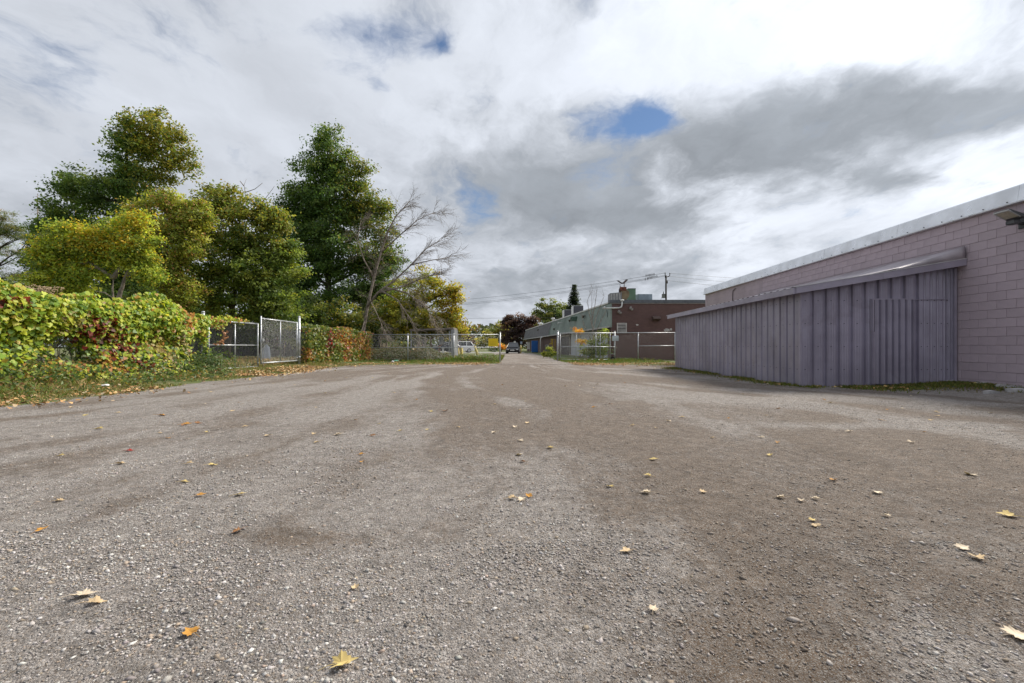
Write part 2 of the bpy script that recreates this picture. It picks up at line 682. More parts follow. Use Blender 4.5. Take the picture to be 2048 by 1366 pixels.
# ------------------------------------------------------------------ ground
def ground_material():
    m = bpy.data.materials.new('ground_lawn')
    m.use_nodes = True
    T = NT(m.node_tree)
    bs = T.n['Principled BSDF']
    tc = T.node('ShaderNodeTexCoord')
    g = T.node('ShaderNodeNewGeometry').outputs['Position']
    a = T.noise(g, .35, 6, .6).outputs['Fac']
    b = T.noise(g, 6, 5, .6).outputs['Fac']
    c = T.mix(T.smooth(b, .35, .65), (.075, .115, .025), (.12, .145, .04))
    c = T.mix(T.smooth(a, .45, .62, 0, .75), c, (.17, .13, .075))
    T.put(bs.inputs['Base Color'], c)
    bs.inputs['Roughness'].default_value = .95
    bp = T.node('ShaderNodeBump')
    bp.inputs['Distance'].default_value = .05
    T.l.new(T.noise(g, 30, 4, .6).outputs['Fac'], bp.inputs['Height'])
    T.l.new(bp.outputs[0], bs.inputs['Normal'])
    return m


def gravel_material(use_attr=True):
    m = bpy.data.materials.new('gravel_yard' if use_attr else 'lane_asphalt')
    m.use_nodes = True
    T = NT(m.node_tree)
    bs = T.n['Principled BSDF']
    g = T.node('ShaderNodeNewGeometry').outputs['Position']
    if use_attr:
        d = T.node('ShaderNodeAttribute', attribute_name='dirt').outputs['Fac']
    else:
        d = T.smooth(T.noise(g, .5, 4, .6).outputs['Fac'], .35, .65, .45, .85)
    nf = T.noise(g, 7, 6, .65).outputs['Fac']
    nm = T.noise(g, 1.7, 5, .6).outputs['Fac']
    n3 = T.noise(g, 28, 4, .7).outputs['Fac']
    dd = T.m('ADD', d, T.m('MULTIPLY', T.m('SUBTRACT', nf, .5), 1.5))
    dd = T.m('ADD', dd, T.m('MULTIPLY', T.m('SUBTRACT', n3, .5), 1.2))
    dd = T.m('ADD', dd, T.m('MULTIPLY', T.m('SUBTRACT', nm, .5), .5))
    dm = T.smooth(dd, .20, .95)
    v1 = T.node('ShaderNodeTexVoronoi')
    v1.inputs['Scale'].default_value = 125
    T.put(v1.inputs['Vector'], g)
    v2 = T.node('ShaderNodeTexVoronoi')
    v2.inputs['Scale'].default_value = 290
    T.put(v2.inputs['Vector'], g)
    sp = T.node('ShaderNodeSeparateColor')
    T.l.new(v1.outputs['Color'], sp.inputs[0])
    sp2 = T.node('ShaderNodeSeparateColor')
    T.l.new(v2.outputs['Color'], sp2.inputs[0])
    stone = T.mix(T.smooth(sp.outputs[0], .1, 1), (.215, .198, .188), (.55, .515, .49))
    stone = T.mix(T.m('MULTIPLY', sp.outputs[1], .55), stone, (.29, .225, .165))
    fine = T.mix(T.smooth(sp2.outputs[0], 0, 1), (.195, .176, .163), (.46, .425, .398))
    stone = T.mix(T.smooth(sp.outputs[2], .35, .65), stone, fine)
    soil = T.mix(T.smooth(T.noise(g, 260, 3, .7).outputs['Fac'], .3, .7), (.078, .055, .039), (.165, .12, .086))
    soil = T.mix(T.smooth(nm, .45, .75, 0, .40), soil, (.25, .195, .15))
    grit = T.m('MULTIPLY', T.smooth(sp2.outputs[1], .60, .70), T.smooth(nf, .3, .6, .3, .9))
    soil = T.mix(grit, soil, T.mix(sp2.outputs[2], (.15, .14, .13), (.42, .39, .36)))
    # damp darker streaks of the packed dirt
    damp = T.smooth(T.noise(T.map(g, scale=(1, .45, 1)), .8, 5, .6).outputs['Fac'], .54, .68, 0, .28)
    c = T.mix(dm, stone, soil)
    c = T.mix(damp, c, (.11, .085, .065))
    gr = T.noise(T.map(g, (3, 1, 0)), 9, 10, .82).outputs['Fac']
    gs = T.m('ADD', T.smooth(gr, .30, .70, .62, 1.30), T.m('MULTIPLY', T.m('SUBTRACT', n3, .5), .5))
    c = T.vm('SCALE', c, gs).outputs[0]
    T.put(bs.inputs['Base Color'], c)
    bs.inputs['Roughness'].default_value = .92
    bs.inputs['Specular IOR Level'].default_value = .25
    hgt = T.m('ADD', T.m('MULTIPLY', v1.outputs['Distance'], -1.0), T.m('MULTIPLY', v2.outputs['Distance'], -.5))
    hgt = T.m('MULTIPLY', hgt, T.m('SUBTRACT', 1.15, T.m('MULTIPLY', dm, .75)))
    hgt = T.m('ADD', T.m('ADD', hgt, T.m('MULTIPLY', nf, 2.0)), T.m('MULTIPLY', gr, 2.5))
    bp = T.node('ShaderNodeBump')
    bp.inputs['Strength'].default_value = .9
    bp.inputs['Distance'].default_value = .012
    T.put(bp.inputs['Height'], hgt)
    T.l.new(bp.outputs[0], bs.inputs['Normal'])
    return m


def grid_mesh(name, X, Y, Z):
    r, c = X.shape
    V = np.stack([X, Y, Z], -1).reshape(-1, 3)
    i = np.arange(r * c).reshape(r, c)
    fc = np.stack([i[:-1, :-1], i[:-1, 1:], i[1:, 1:], i[1:, :-1]], -1).reshape(-1, 4)
    me = bpy.data.meshes.new(name)
    me.vertices.add(len(V)); me.vertices.foreach_set('co', V.astype(np.float32).ravel())
    me.loops.add(fc.size); me.loops.foreach_set('vertex_index', fc.astype(np.int32).ravel())
    me.polygons.add(len(fc)); me.polygons.foreach_set('loop_start', np.arange(0, fc.size, 4, dtype=np.int32))
    me.polygons.foreach_set('use_smooth', np.ones(len(fc), dtype=bool))
    me.update(calc_edges=True)
    return me


def build_ground():
    # one sheet to the horizon
    xs = np.concatenate([-np.geomspace(1500, 30, 30), np.linspace(-28, 28, 113), np.geomspace(30, 1500, 30)])
    ys = np.concatenate([-np.geomspace(300, 8, 14), np.linspace(-7, 60, 135), np.geomspace(62, 2000, 36)])
    X, Y = np.meshgrid(xs, ys)
    structure('ground', grid_mesh('ground', X, Y, gz(X, Y) - .012), ground_material(), 'grass and dirt ground around the gravel yard')
    # the yard
    ys = np.concatenate([np.linspace(-6, 0, 40), np.linspace(.06, 5, 110), np.linspace(5.1, 25.6, 170)])
    u = np.linspace(0, 1, 240)
    xl = -8.05 + 1.3 * (fbm(ys * .33, ys * 0 + 3, 91, 4) - .5) + .25 * (vnoise(ys * 2.3, ys * 0, 8) - .5)
    xl = np.where(ys < 4, -8.2 - (4 - ys) * .2, xl)
    k = sstep(ys, 22.4, 25.4)
    xl = xl * (1 - k) + (-.9 + .4 * (vnoise(ys * 1.7, ys * 0, 18) - .5)) * k
    xr = (10.16 + .0356 * ys)
    k = sstep(ys, 21.0, 25.0)
    xr = xr * (1 - k) + (3.4 + .5 * (vnoise(ys * 1.7, ys * 0, 28) - .5)) * k
    uu = u[None, :]
    X = xl[:, None] * (1 - uu) + xr[:, None] * uu
    Y = ys[:, None] + 0 * X + .12 * (vnoise(X * 1.3, X * 0 + 5, 4) - .5) * sstep(ys, 20, 24)[:, None]
    tracks = 0.012 * (fbm(X * 2.2, Y * .5, 61, 4) - .5) * sstep(np.hypot(X, Y), .5, 2)
    me = grid_mesh('gravel_yard', X, Y, gz(X, Y) + .002 + tracks * .5)
    da = me.attributes.new('dirt', 'FLOAT', 'POINT')
    da.data.foreach_set('value', dirt(X, Y).astype(np.float32).ravel())
    structure('gravel_yard', me, gravel_material(True), 'open yard of grey gravel and packed brown dirt')
    # the lane past the gateway
    ys = np.linspace(23.5, 66, 60)
    tt = (ys - 24) / 42
    xl = -.75 - 1.9 * np.clip(tt, 0, 1) + .3 * (vnoise(ys * .8, ys * 0, 3) - .5)
    xr = 3.3 - .4 * np.clip(tt, 0, 1) + .4 * (vnoise(ys * .8, ys * 0, 13) - .5)
    uu = np.linspace(0, 1, 24)[None, :]
    X = xl[:, None] * (1 - uu) + xr[:, None] * uu
    Y = ys[:, None] + 0 * X
    structure('lane', grid_mesh('lane', X, Y, gz(X, Y) + .012), gravel_material(False), 'worn gravel lane running past the green building')
    conc = mat('concrete_pale', (.26, .25, .24), .9, 0, .12, 2, .2, 60)
    X, Y = np.meshgrid(np.linspace(-34, 1.9, 40), np.linspace(66.2, 76, 12))
    structure('street', grid_mesh('street', X, Y, gz(X, Y) + .012), conc, 'pale paved street beyond the lane')


build_ground()


def build_pebbles():
    Ps = []
    for (y0, y1, n, s0, s1) in ((.9, 2.2, 62000, .0020, .0105), (2.2, 4.2, 66000, .0028, .0115), (4.2, 7.5, 42000, .0042, .012), (7.5, 12.5, 18000, .006, .012)):
        y = np.sqrt(RNG.uniform(y0 ** 2, y1 ** 2, n))
        x = RNG.uniform(-1, 1, n) * (1.22 * y + .5)
        keep = (x > -8.0) & (x < 9.6) & ~((y > 9.2) & (x > 6.3))
        d = dirt(x, y)
        keep &= RNG.uniform(0, 1, n) < (1.0 - .78 * d)
        keep &= RNG.uniform(0, 1, n) < (.30 + 1.1 * sstep(fbm(x * 2.6, y * 2.6, 77, 3), .3, .7))
        x, y = x[keep], y[keep]
        s = s0 + (s1 - s0) * RNG.beta(.7, 6.0, len(x)) * 2.2
        Ps.append(np.stack([x, y, s], 1))
    A = np.concatenate(Ps)
    n = len(A)
    base = np.array([(1, 0, 0), (0, 1, 0), (-1, 0, 0), (0, -1, 0), (0, 0, 1), (0, 0, -1)], float)
    V = base[None] + RNG.uniform(-.33, .33, (n, 6, 3))
    an = np.stack([RNG.uniform(.75, 1.4, n), RNG.uniform(.6, 1.0, n), RNG.uniform(.4, .75, n)], 1)
    V = V * an[:, None, :]
    # random rotation about z plus a tilt
    th = RNG.uniform(0, 2 * np.pi, n)
    tl = RNG.normal(size=n) * .35
    c, s = np.cos(tl)[:, None], np.sin(tl)[:, None]
    V = np.stack([V[..., 0], V[..., 1] * c - V[..., 2] * s, V[..., 1] * s + V[..., 2] * c], -1)
    c, s = np.cos(th)[:, None], np.sin(th)[:, None]
    V = np.stack([V[..., 0] * c - V[..., 1] * s, V[..., 0] * s + V[..., 1] * c, V[..., 2]], -1)
    V = V * A[:, 2][:, None, None]
    z = gz(A[:, 0], A[:, 1]) + .003 - A[:, 2] * .02
    V = V + np.stack([A[:, 0], A[:, 1], z], 1)[:, None, :]
    tri = np.array([(0, 1, 4), (1, 2, 4), (2, 3, 4), (3, 0, 4), (1, 0, 5), (2, 1, 5), (3, 2, 5), (0, 3, 5)])
    F_ = (tri[None] + (np.arange(n) * 6)[:, None, None]).reshape(-1, 3)
    me = bpy.data.meshes.new('pebbles')
    me.vertices.add(n * 6); me.vertices.foreach_set('co', V.astype(np.float32).ravel())
    me.loops.add(F_.size); me.loops.foreach_set('vertex_index', F_.astype(np.int32).ravel())
    me.polygons.add(len(F_)); me.polygons.foreach_set('loop_start', np.arange(0, F_.size, 3, dtype=np.int32))
    me.update(calc_edges=True)
    col = palette(n, [(.44, .412, .395), (.57, .545, .525), (.31, .288, .275), (.41, .335, .265), (.14, .137, .137), (.66, .64, .62)], [6, 3.5, 3.2, 3, 1.2, .8], .16)
    dd = (dirt(A[:, 0], A[:, 1]) * RNG.uniform(.3, .9, n))[:, None]
    col = col * (1 - dd) + dd * np.array((.205, .155, .115)) * RNG.uniform(.7, 1.3, (n, 1))
    ca = me.color_attributes.new('col', 'FLOAT_COLOR', 'POINT')
    c4 = np.ones((n * 6, 4), np.float32)
    c4[:, :3] = np.repeat(col, 6, axis=0)
    ca.data.foreach_set('color', c4.ravel())
    stuff('gravel', me, STONE, 'loose crushed stones scattered over the yard')


build_pebbles()

# ------------------------------------------------------------------ long mauve block building (right)
WALL_ROT = -math.atan(.0356)
mauves = [mat('mauve_block_paint_%d' % i, tuple(k * q for q in (.47, .388, .432)), .70, 0, .07, 1.2, .35, 160, streak=.12, stain=((.33, .275, .30), 1.1, .35)) for i, k in enumerate((1.0, .955, 1.04, .985))]
mauve = mauves[0]
mauve_joint = mat('mauve_mortar', (.385, .318, .352), .9, 0, .12, 4)
silver = mat('silver_flashing', (.84, .86, .90), .36, .55, .07, 1.5)


def brick_mat(name, c1, c2, mort, w, h, ms, axes, rough=.85, bump=.5, off=(0, 0, 0)):
    m = bpy.data.materials.new(name)
    m.use_nodes = True
    T = NT(m.node_tree)
    bs = T.n['Principled BSDF']
    tc = T.node('ShaderNodeTexCoord')
    sp = T.node('ShaderNodeSeparateXYZ')
    T.l.new(tc.outputs['Object'], sp.inputs[0])
    cb = T.node('ShaderNodeCombineXYZ')
    T.l.new(sp.outputs[axes[0]], cb.inputs[0])
    T.l.new(sp.outputs[axes[1]], cb.inputs[1])
    bt = T.node('ShaderNodeTexBrick')
    T.put(bt.inputs['Vector'], T.map(cb.outputs[0], off))
    bt.inputs['Color1'].default_value = (*c1, 1)
    bt.inputs['Color2'].default_value = (*c2, 1)
    bt.inputs['Mortar'].default_value = (*mort, 1)
    bt.inputs['Scale'].default_value = 1
    bt.inputs['Brick Width'].default_value = w
    bt.inputs['Row Height'].default_value = h
    bt.inputs['Mortar Size'].default_value = ms
    bt.inputs['Mortar Smooth'].default_value = .2
    n = T.noise(tc.outputs['Object'], 1.3, 6, .6)
    c = T.mix(T.smooth(n.outputs['Fac'], .35, .7, 0, .35), bt.outputs['Color'], tuple(x * .55 for x in c1))
    T.put(bs.inputs['Base Color'], c)
    bs.inputs['Roughness'].default_value = rough
    bp = T.node('ShaderNodeBump')
    bp.inputs['Strength'].default_value = bump
    bp.inputs['Distance'].default_value = .01
    bp.invert = True
    T.l.new(bt.outputs['Fac'], bp.inputs['Height'])
    T.l.new(bp.outputs[0], bs.inputs['Normal'])
    return m


WTOP = 3.93
BLK_Y0, BLK_Y1 = 8.0, 19.6


def build_block_building():
    t = thing('block_building', 'long mauve painted concrete block building with pale metal roof edge', 'building', (10.2, 0, 0), WALL_ROT)
    far = brick_mat('mauve_block_far', (.47, .388, .432), (.44, .37, .41), (.39, .322, .358), .4, .195, .006, (1, 2))
    w = part('wall', MB().box(.016, 13, -9, 25.7, -.3, WTOP + .02), mauve_joint, t)
    part('wall_section', MB().box(0, .02, -9, BLK_Y0 - .006, -.2, WTOP), far, w, label='block wall nearest the camera')
    part('wall_section', MB().box(0, .02, BLK_Y1 + .006, 25.695, -.2, WTOP), far, w, label='block wall at the far end of the building')
    part('end_wall', MB().box(-.004, 13.004, 25.7, 25.9, -.3, WTOP + .02), mauve, t)
    part('wall_section', MB().box(0, .02, 10.9, BLK_Y1, -.2, 2.14), far, w, label='block wall behind the shed')
    meshes = {}
    ch = .195
    for i in range(-1, 21):
        z0 = i * ch
        z1 = min(z0 + ch, WTOP)
        if z1 - z0 < .05:
            continue
        off = .2 if i % 2 else 0
        yy = BLK_Y0 - (.4 - off if off else 0)
        while yy < BLK_Y1 - .01:
            y0, y1 = max(yy, BLK_Y0), min(yy + .4, BLK_Y1)
            yy += .4
            if y1 - y0 < .03:
                continue
            if y0 > 10.85 and z1 < 2.30:
                continue
            L, Hh = round(y1 - y0 - .006, 3), round(z1 - z0 - .006, 3)
            key = (L, Hh, random.choices((0, 1, 2, 3), (4, 2, 1.5, 2))[0])
            if key not in meshes:
                mb = MB().bbox(-.0, .03, 0, L, 0, Hh, .004)
                me = mb.mesh('block')
                fix_normals(me)
                me.materials.append(mauves[key[2]])
                meshes[key] = me
            b = bpy.data.objects.new('block', meshes[key])
            COL.objects.link(b)
            b.parent = w
            b.location = (random.uniform(-.0025, .0015), y0 + .003, z0 + .003)
            b.rotation_euler = (0, 0, random.uniform(-.004, .004))
    # roof edge: bent silver flashing in lengths
    prof = [(-.06, WTOP - .005), (-.105, WTOP + .0), (-.105, WTOP + .028), (-.09, WTOP + .04), (-.045, WTOP + .345), (-.03, WTOP + .37), (.3, WTOP + .33), (.3, WTOP + .02), (.02, WTOP + .0)]
    y = -9.0
    L = 3.05
    while y < 25.6:
        y1 = min(y + L, 25.95)
        dx = random.uniform(-.004, .004)
        part('roof_flashing', MB().prism([(a + dx, b) for a, b in prof], y + .003, y1 - .003, 'xz'), silver, t)
        y = y1
    part('roof', MB().box(.2, 13, -9, 25.8, WTOP + .02, WTOP + .30), mat('roof_felt', (.12, .12, .12), .9), t)
    scr = MB()
    for k in range(60):
        yy = -5 + k * .5
        scr.lathe([(.011, -.100), (.011, -.085), (.004, -.07)], (0, yy, WTOP + .06), 6, 'x')
    part('screws', scr, DARK, t, kind='stuff')
    part('conduit', MB().tube([(-.02, 22.4, 2.5), (-.02, 22.4, 3.55), (-.03, 22.35, 3.72), (-.02, 22.1, 3.80), (.05, 22.0, 3.80)], .02, 6), mat('grey_conduit', (.16, .14, .15), .6), t, smooth=True)
    return t


block_building = build_block_building()


def wall_x(y):
    return 10.2 + .0356 * y


def build_floodlight():
    y = 9.25
    t = thing('floodlight', 'flat grey floodlight on an arm high on the mauve wall', 'lamp', (wall_x(y), y, 3.50), WALL_ROT)
    grey = mat('lamp_housing', (.10, .105, .11), .5, .3)
    a = math.radians(27)
    def P(u, v, w):   # u out from wall, w up, tilted
        return (-(u * math.cos(a)) - .0, v, u * math.sin(a) + w)
    mb = MB()
    vs = []
    for (u, v, w) in ((.16, -.17, -.02), (.52, -.15, -.015), (.52, .15, -.015), (.16, .17, -.02), (.16, -.17, .05), (.505, -.145, .02), (.505, .145, .02), (.16, .17, .05)):
        vs.append(P(u, v, w))
    mb.add(vs, [(0, 3, 2, 1), (4, 5, 6, 7), (0, 1, 5, 4), (1, 2, 6, 5), (2, 3, 7, 6), (3, 0, 4, 7)])
    head = part('head', mb, grey, t)
    ln = MB().add([P(.27, -.125, -.027), P(.50, -.125, -.022), P(.50, .125, -.022), P(.27, .125, -.027), P(.27, -.125, -.016), P(.50, -.125, -.012), P(.50, .125, -.012), P(.27, .125, -.016)],
                  [(0, 3, 2, 1), (4, 5, 6, 7), (0, 1, 5, 4), (1, 2, 6, 5), (2, 3, 7, 6), (3, 0, 4, 7)])
    part('lens', ln, mat('lamp_lens', (.55, .50, .40), .35, 0, .1, 20), head)
    fr = MB()
    for u0, u1, v0, v1 in ((.25, .52, -.152, -.126), (.25, .52, .126, .152), (.505, .525, -.15, .15)):
        fr.add([P(u0, v0, -.03), P(u1, v0, -.026), P(u1, v1, -.026), P(u0, v1, -.03), P(u0, v0, -.005), P(u1, v0, -.005), P(u1, v1, -.005), P(u0, v1, -.005)],
               [(0, 3, 2, 1), (4, 5, 6, 7), (0, 1, 5, 4), (1, 2, 6, 5), (2, 3, 7, 6), (3, 0, 4, 7)])
    part('rim', fr, mat('lamp_rim', (.5, .5, .5), .45, .2), head)
    box = MB()
    box.bbox(-.30, -.14, -.08, .08, -.04, .04, .012)
    part('driver_box', box, grey, t)
    part('arm', MB().tube([(0, 0, -.02), (-.10, 0, -.02), (-.2, 0, .01)], .03, 8), grey, t, smooth=True)
    part('mount_plate', MB().bbox(-.03, 0, -.09, .09, -.12, .09, .006), grey, t)


build_floodlight()

# ------------------------------------------------------------------ metal shed
slates = [mat('slate_purple_steel_%d' % i, tuple(k * q for q in (.37, .345, .43)), .40, .45, .08, 1.1, .22, 2.2, spec=.5, streak=.16, stain=((.17, .15, .16), .9, .30)) for i, k in enumerate((1.0, .94, 1.06))]
slate = slates[0]
slate_trim = mat('slate_purple_trim', (.40, .37, .45), .45, .4, .06, 2)
dark_scr = mat('screw_dark', (.06, .055, .07), .5, .2)


def rib_profile(length, pitch, groove, depth, minor=True, start=0.0):
    """(u, d) polyline: d is 0 on the pans and -depth in the grooves"""
    pts = [(0, 0)]
    n = int(round(length / pitch))
    for i in range(n):
        a = i * pitch + pitch - groove
        b0 = i * pitch
        if minor:
            w = pitch - groove
            for k in (.22, .40, .58, .76):
                c = b0 + w * k
                pts += [(c - .010, 0), (c - .003, -.004), (c + .003, -.004), (c + .010, 0)]
        pts += [(a, 0), (a + .014, -depth), (a + groove - .014, -depth), (a + groove, 0)]
    return pts


def build_shed():
    x0, y0 = 6.93, 10.82
    rot = WALL_ROT
    t = thing('metal_shed', 'slate purple ribbed steel lean-to shed built against the mauve wall', 'shed', (x0, y0, 0), rot)
    Wd, Ln = 3.62, 9.15
    def top(x):
        return 2.24 + (x / Wd) * .60
    def g(x, y):
        v = world_mat(t) @ Vector((x, y, 0))
        return gzf(v.x, v.y)
    # west wall panels (normal -x)
    for k in range(10):
        mb = MB()
        ya = k * .915
        pr = rib_profile(.915, .305, .090, .045)
        n = len(pr)
        vs = []
        for zz in (0, 1):
            for (u, d) in pr:
                z = top(0) if zz else g(0, ya + u) - .05
                vs.append((-d, ya + u * .998, z))
        fs = [(i, i + 1, n + i + 1, n + i) for i in range(n - 1)]
        mb.add(vs, fs)
        part('side_panel', mb, slates[(k * 7 + 1) % 3], t, normals=False)
    # front wall panels (normal -y)
    def front_panel(xa, length, pitch, groove, depth, yoff, z0, z1f, name, minor=True):
        mb = MB()
        pr = rib_profile(length, pitch, groove, depth, minor)
        n = len(pr)
        vs = []
        for zz in (0, 1):
            for (u, d) in pr:
                z = z1f(xa + u) if zz else z0(xa + u)
                vs.append((xa + u, yoff - d, z))
        fs = [(i, i + 1, n + i + 1, n + i) for i in range(n - 1)]
        mb.add(vs, fs)
        return part(name, mb, slates[int(xa * 3) % 3], t, normals=False)
    bot = lambda x: g(x, 0) - .05
    for k in range(3):
        front_panel(.02 + k * .915,   .915, .305, .095, .055, 0, bot, top, 'front_panel')
    front_panel(2.765, .60, .15, .05, .020, .004, bot, top, 'front_panel', True)
    front_panel(3.365, .22, .11, .04, .02, .004, bot, top, 'front_panel', True)
    # unseen solid box added behind the skin so that no light leaks through
    inner = MB()
    inner.box(.06, Wd - .03, .06, Ln - .06, -.05, 2.0)
    part('inner_light_block', inner, DARK, t)
    bk = MB()
    bk.add([(.0, Ln, -.05), (Wd - .02, Ln, -.05), (Wd - .02, Ln, top(Wd)), (0, Ln, top(0))], [(0, 1, 2, 3)])
    part('back_panel', bk, slate, t)
    # corner trim: near and far
    part('corner_trim', MB().box(-.008, .030, -.010, .045, bot(0), top(0) + .02), slate_trim, t)
    part('corner_trim', MB().box(-.008, .030, Ln - .03, Ln + .01, g(0, Ln) - .05, top(0) + .0), slate_trim, t)
    part('wall_trim', MB().box(Wd - .055, Wd - .004, -.03, .03, bot(Wd), top(Wd) - .03), slate_trim, t)
    # door
    da, dw, dh = 1.665, .93, 2.06
    dz = .06
    d0 = part('door', MB().box(da + .006, da + dw - .006, -.030, -.004, dz, dh), DARK, t)
    mb = MB()
    pr = rib_profile(.90, .150, .062, .045, True)
    n = len(pr)
    vs = []
    for zz in (dz, dh):
        for (u, d) in pr:
            vs.append((da + .015 + u, -.085 - d, zz))
    mb.add(vs, [(i, i + 1, n + i + 1, n + i) for i in range(n - 1)])
    part('door_skin', mb, slate, d0, normals=False)
    ed = MB()
    ed.box(da - .02, da + .012, -.095, -.02, dz, 1.30).box(da - .032, da - .0, -.092, -.018, 1.302, dh)
    part('door_edge', ed, slate_trim, d0)
    part('door_edge', MB().box(da + dw - .016, da + dw + .004, -.066, -.01, dz, dh), slate_trim, d0)
    part('door_head', MB().box(da - .03, da + dw + .01, -.070, -.01, dh + .002, dh + .028), slate_trim, d0)
    # door track line running on to the right
    part('track', MB().box(da + dw + .01, 3.42, -.022, .012, dh + .004, dh + .016), slate_trim, t)
    # screws in rows
    sc = MB()
    for zr in (.40, .95, 1.5, 2.05):
        for k in range(9):
            x = .02 + k * .305 + .09
            if da - .05 < x < da + dw:
                continue
            sc.lathe([(.010, -.012), (.008, 0), (.008, .004)], (x, -.002, zr), 6, 'y')
        for k in range(30):
            sc.lathe([(.009, -.011), (.008, .002)], (0, k * .305 + .11, zr), 6, 'x')
        for x in (2.82, 2.96, 3.12, 3.28, 3.42):
            sc.lathe([(.010, -.008), (.008, .004)], (x, .0, zr), 6, 'y')
    part('screws', sc, dark_scr, t, kind='stuff')
    # roof: sloping sheet with ribs, rising from the west eave to the wall
    rx0, rx1, ry0, ry1 = -.26, Wd - .0, -.22, Ln + .25
    def rz(x):
        return 2.315 + .036 + (x / Wd) * .60
    vs, fs = [], []
    pr = rib_profile(ry1 - ry0, .305, .20, .022, False)
    for (u, d) in pr:
        for x in (rx0 - .03, rx1):
            vs.append((x, ry0 + u, rz(x) + .05 - d * -1))
    for i in range(len(pr) - 1):
        fs.append((2 * i, 2 * i + 1, 2 * i + 3, 2 * i + 2))
    rf = part('roof', MB().add(vs, fs), mat('roof_sheet', (.50, .48, .50), .45, .1, .1, 2), t)
    part('roof_deck', MB().add([(rx0 + .03, ry0 + .03, rz(rx0) - .05), (rx1, ry0 + .03, rz(rx1) - .05), (rx1, ry1 - .03, rz(rx1) - .05), (rx0 + .03, ry1 - .03, rz(rx0) - .05),
                            (rx0 + .03, ry0 + .03, rz(rx0) + .02), (rx1, ry0 + .03, rz(rx1) + .02), (rx1, ry1 - .03, rz(rx1) + .02), (rx0 + .03, ry1 - .03, rz(rx0) + .02)],
                           [(0, 3, 2, 1), (4, 5, 6, 7), (0, 1, 5, 4), (1, 2, 6, 5), (2, 3, 7, 6), (3, 0, 4, 7)]), slate_trim, rf)
    # fascia boards in lengths along the west eave
    yy = ry0 + .001
    while yy < ry1 - .1:
        y2 = min(yy + 2.44, ry1)
        dx = random.uniform(-.003, .003)
        part('fascia', MB().box(rx0 - .025 + dx, rx0 + .028 + dx, yy + .002, y2 - .002, rz(rx0) - .115, rz(rx0) + .03), slate_trim, rf)
        yy = y2
    # rake fascia along the front
    fx1 = Wd + .02
    for (xa, xb) in ((rx0 + .03, 1.75), (1.753, fx1)):
        vs = []
        for x in (xa, xb):
            for y in (ry0 - .024, ry0 + .028):
                vs += [(x, y, rz(x) - .115), (x, y, rz(x) + .035)]
        part('rake_fascia', MB().add(vs, [(0, 1, 3, 2), (4, 6, 7, 5), (0, 4, 5, 1), (2, 3, 7, 6), (0, 2, 6, 4), (1, 5, 7, 3)]), slate_trim, rf)
    # silver drip edge on the rake
    vs = []
    for x in (rx0, fx1):
        for y in (ry0 - .034, ry0 + .05):
            vs += [(x, y, rz(x) + .037), (x, y, rz(x) + .052)]
    part('drip_edge', MB().add(vs, [(0, 1, 3, 2), (4, 6, 7, 5), (0, 4, 5, 1), (2, 3, 7, 6), (0, 2, 6, 4), (1, 5, 7, 3)]), mat('drip_edge', (.66, .66, .67), .4, .2), rf)
    # crumpled flashing that climbs the wall
    xs = np.linspace(2.05, 3.60, 22)
    ys = np.linspace(ry0 - .02, 8.8, 14)
    X, Y = np.meshgrid(xs, ys)
    k = np.clip((X - 2.05) / 1.55, 0, 1)
    base = 2.351 + (X / Wd) * .60 + .06
    Z = base + .02 + .25 * k ** 1.6 + .05 * k * (fbm(X * 3.2, Y * 2.2, 12, 4) - .5) * 2
    X = np.vstack([X[:1], X]); Y = np.vstack([Y[:1] - .012, Y]); Z = np.vstack([base[:1] - .015, Z])
    me = grid_mesh('flashing', X, Y, Z)
    fl = part('flashing', me, mat('flashing_mauve', (.40, .36, .39), .5, .05, .12, 2), rf)
    sm = fl.modifiers.new('thick', 'SOLIDIFY')
    sm.thickness = .006
    return t


build_shed()


def build_wall_vent():
    y = 21.2
    t = thing('wall_lamp', 'small grey hooded lamp on the mauve wall above the shed roof', 'lamp', (wall_x(y), y, 2.98), WALL_ROT)
    g = mat('hood_grey', (.12, .11, .12), .5, .2)
    mb = MB()
    prof = [(-.0, .16), (-.18, .15), (-.34, .08), (-.40, .0), (-.36, -.02), (-.02, -.02)]
    part('hood', mb.prism(prof, -.16, .16, 'xz'), g, t)
    part('lens', MB().box(-.33, -.06, -.12, .12, -.05, -.022), mat('hood_lens', (.45, .43, .38), .3), t)
    part('back_plate', MB().box(-.02, 0, -.12, .12, -.10, .2), g, t)


build_wall_vent()


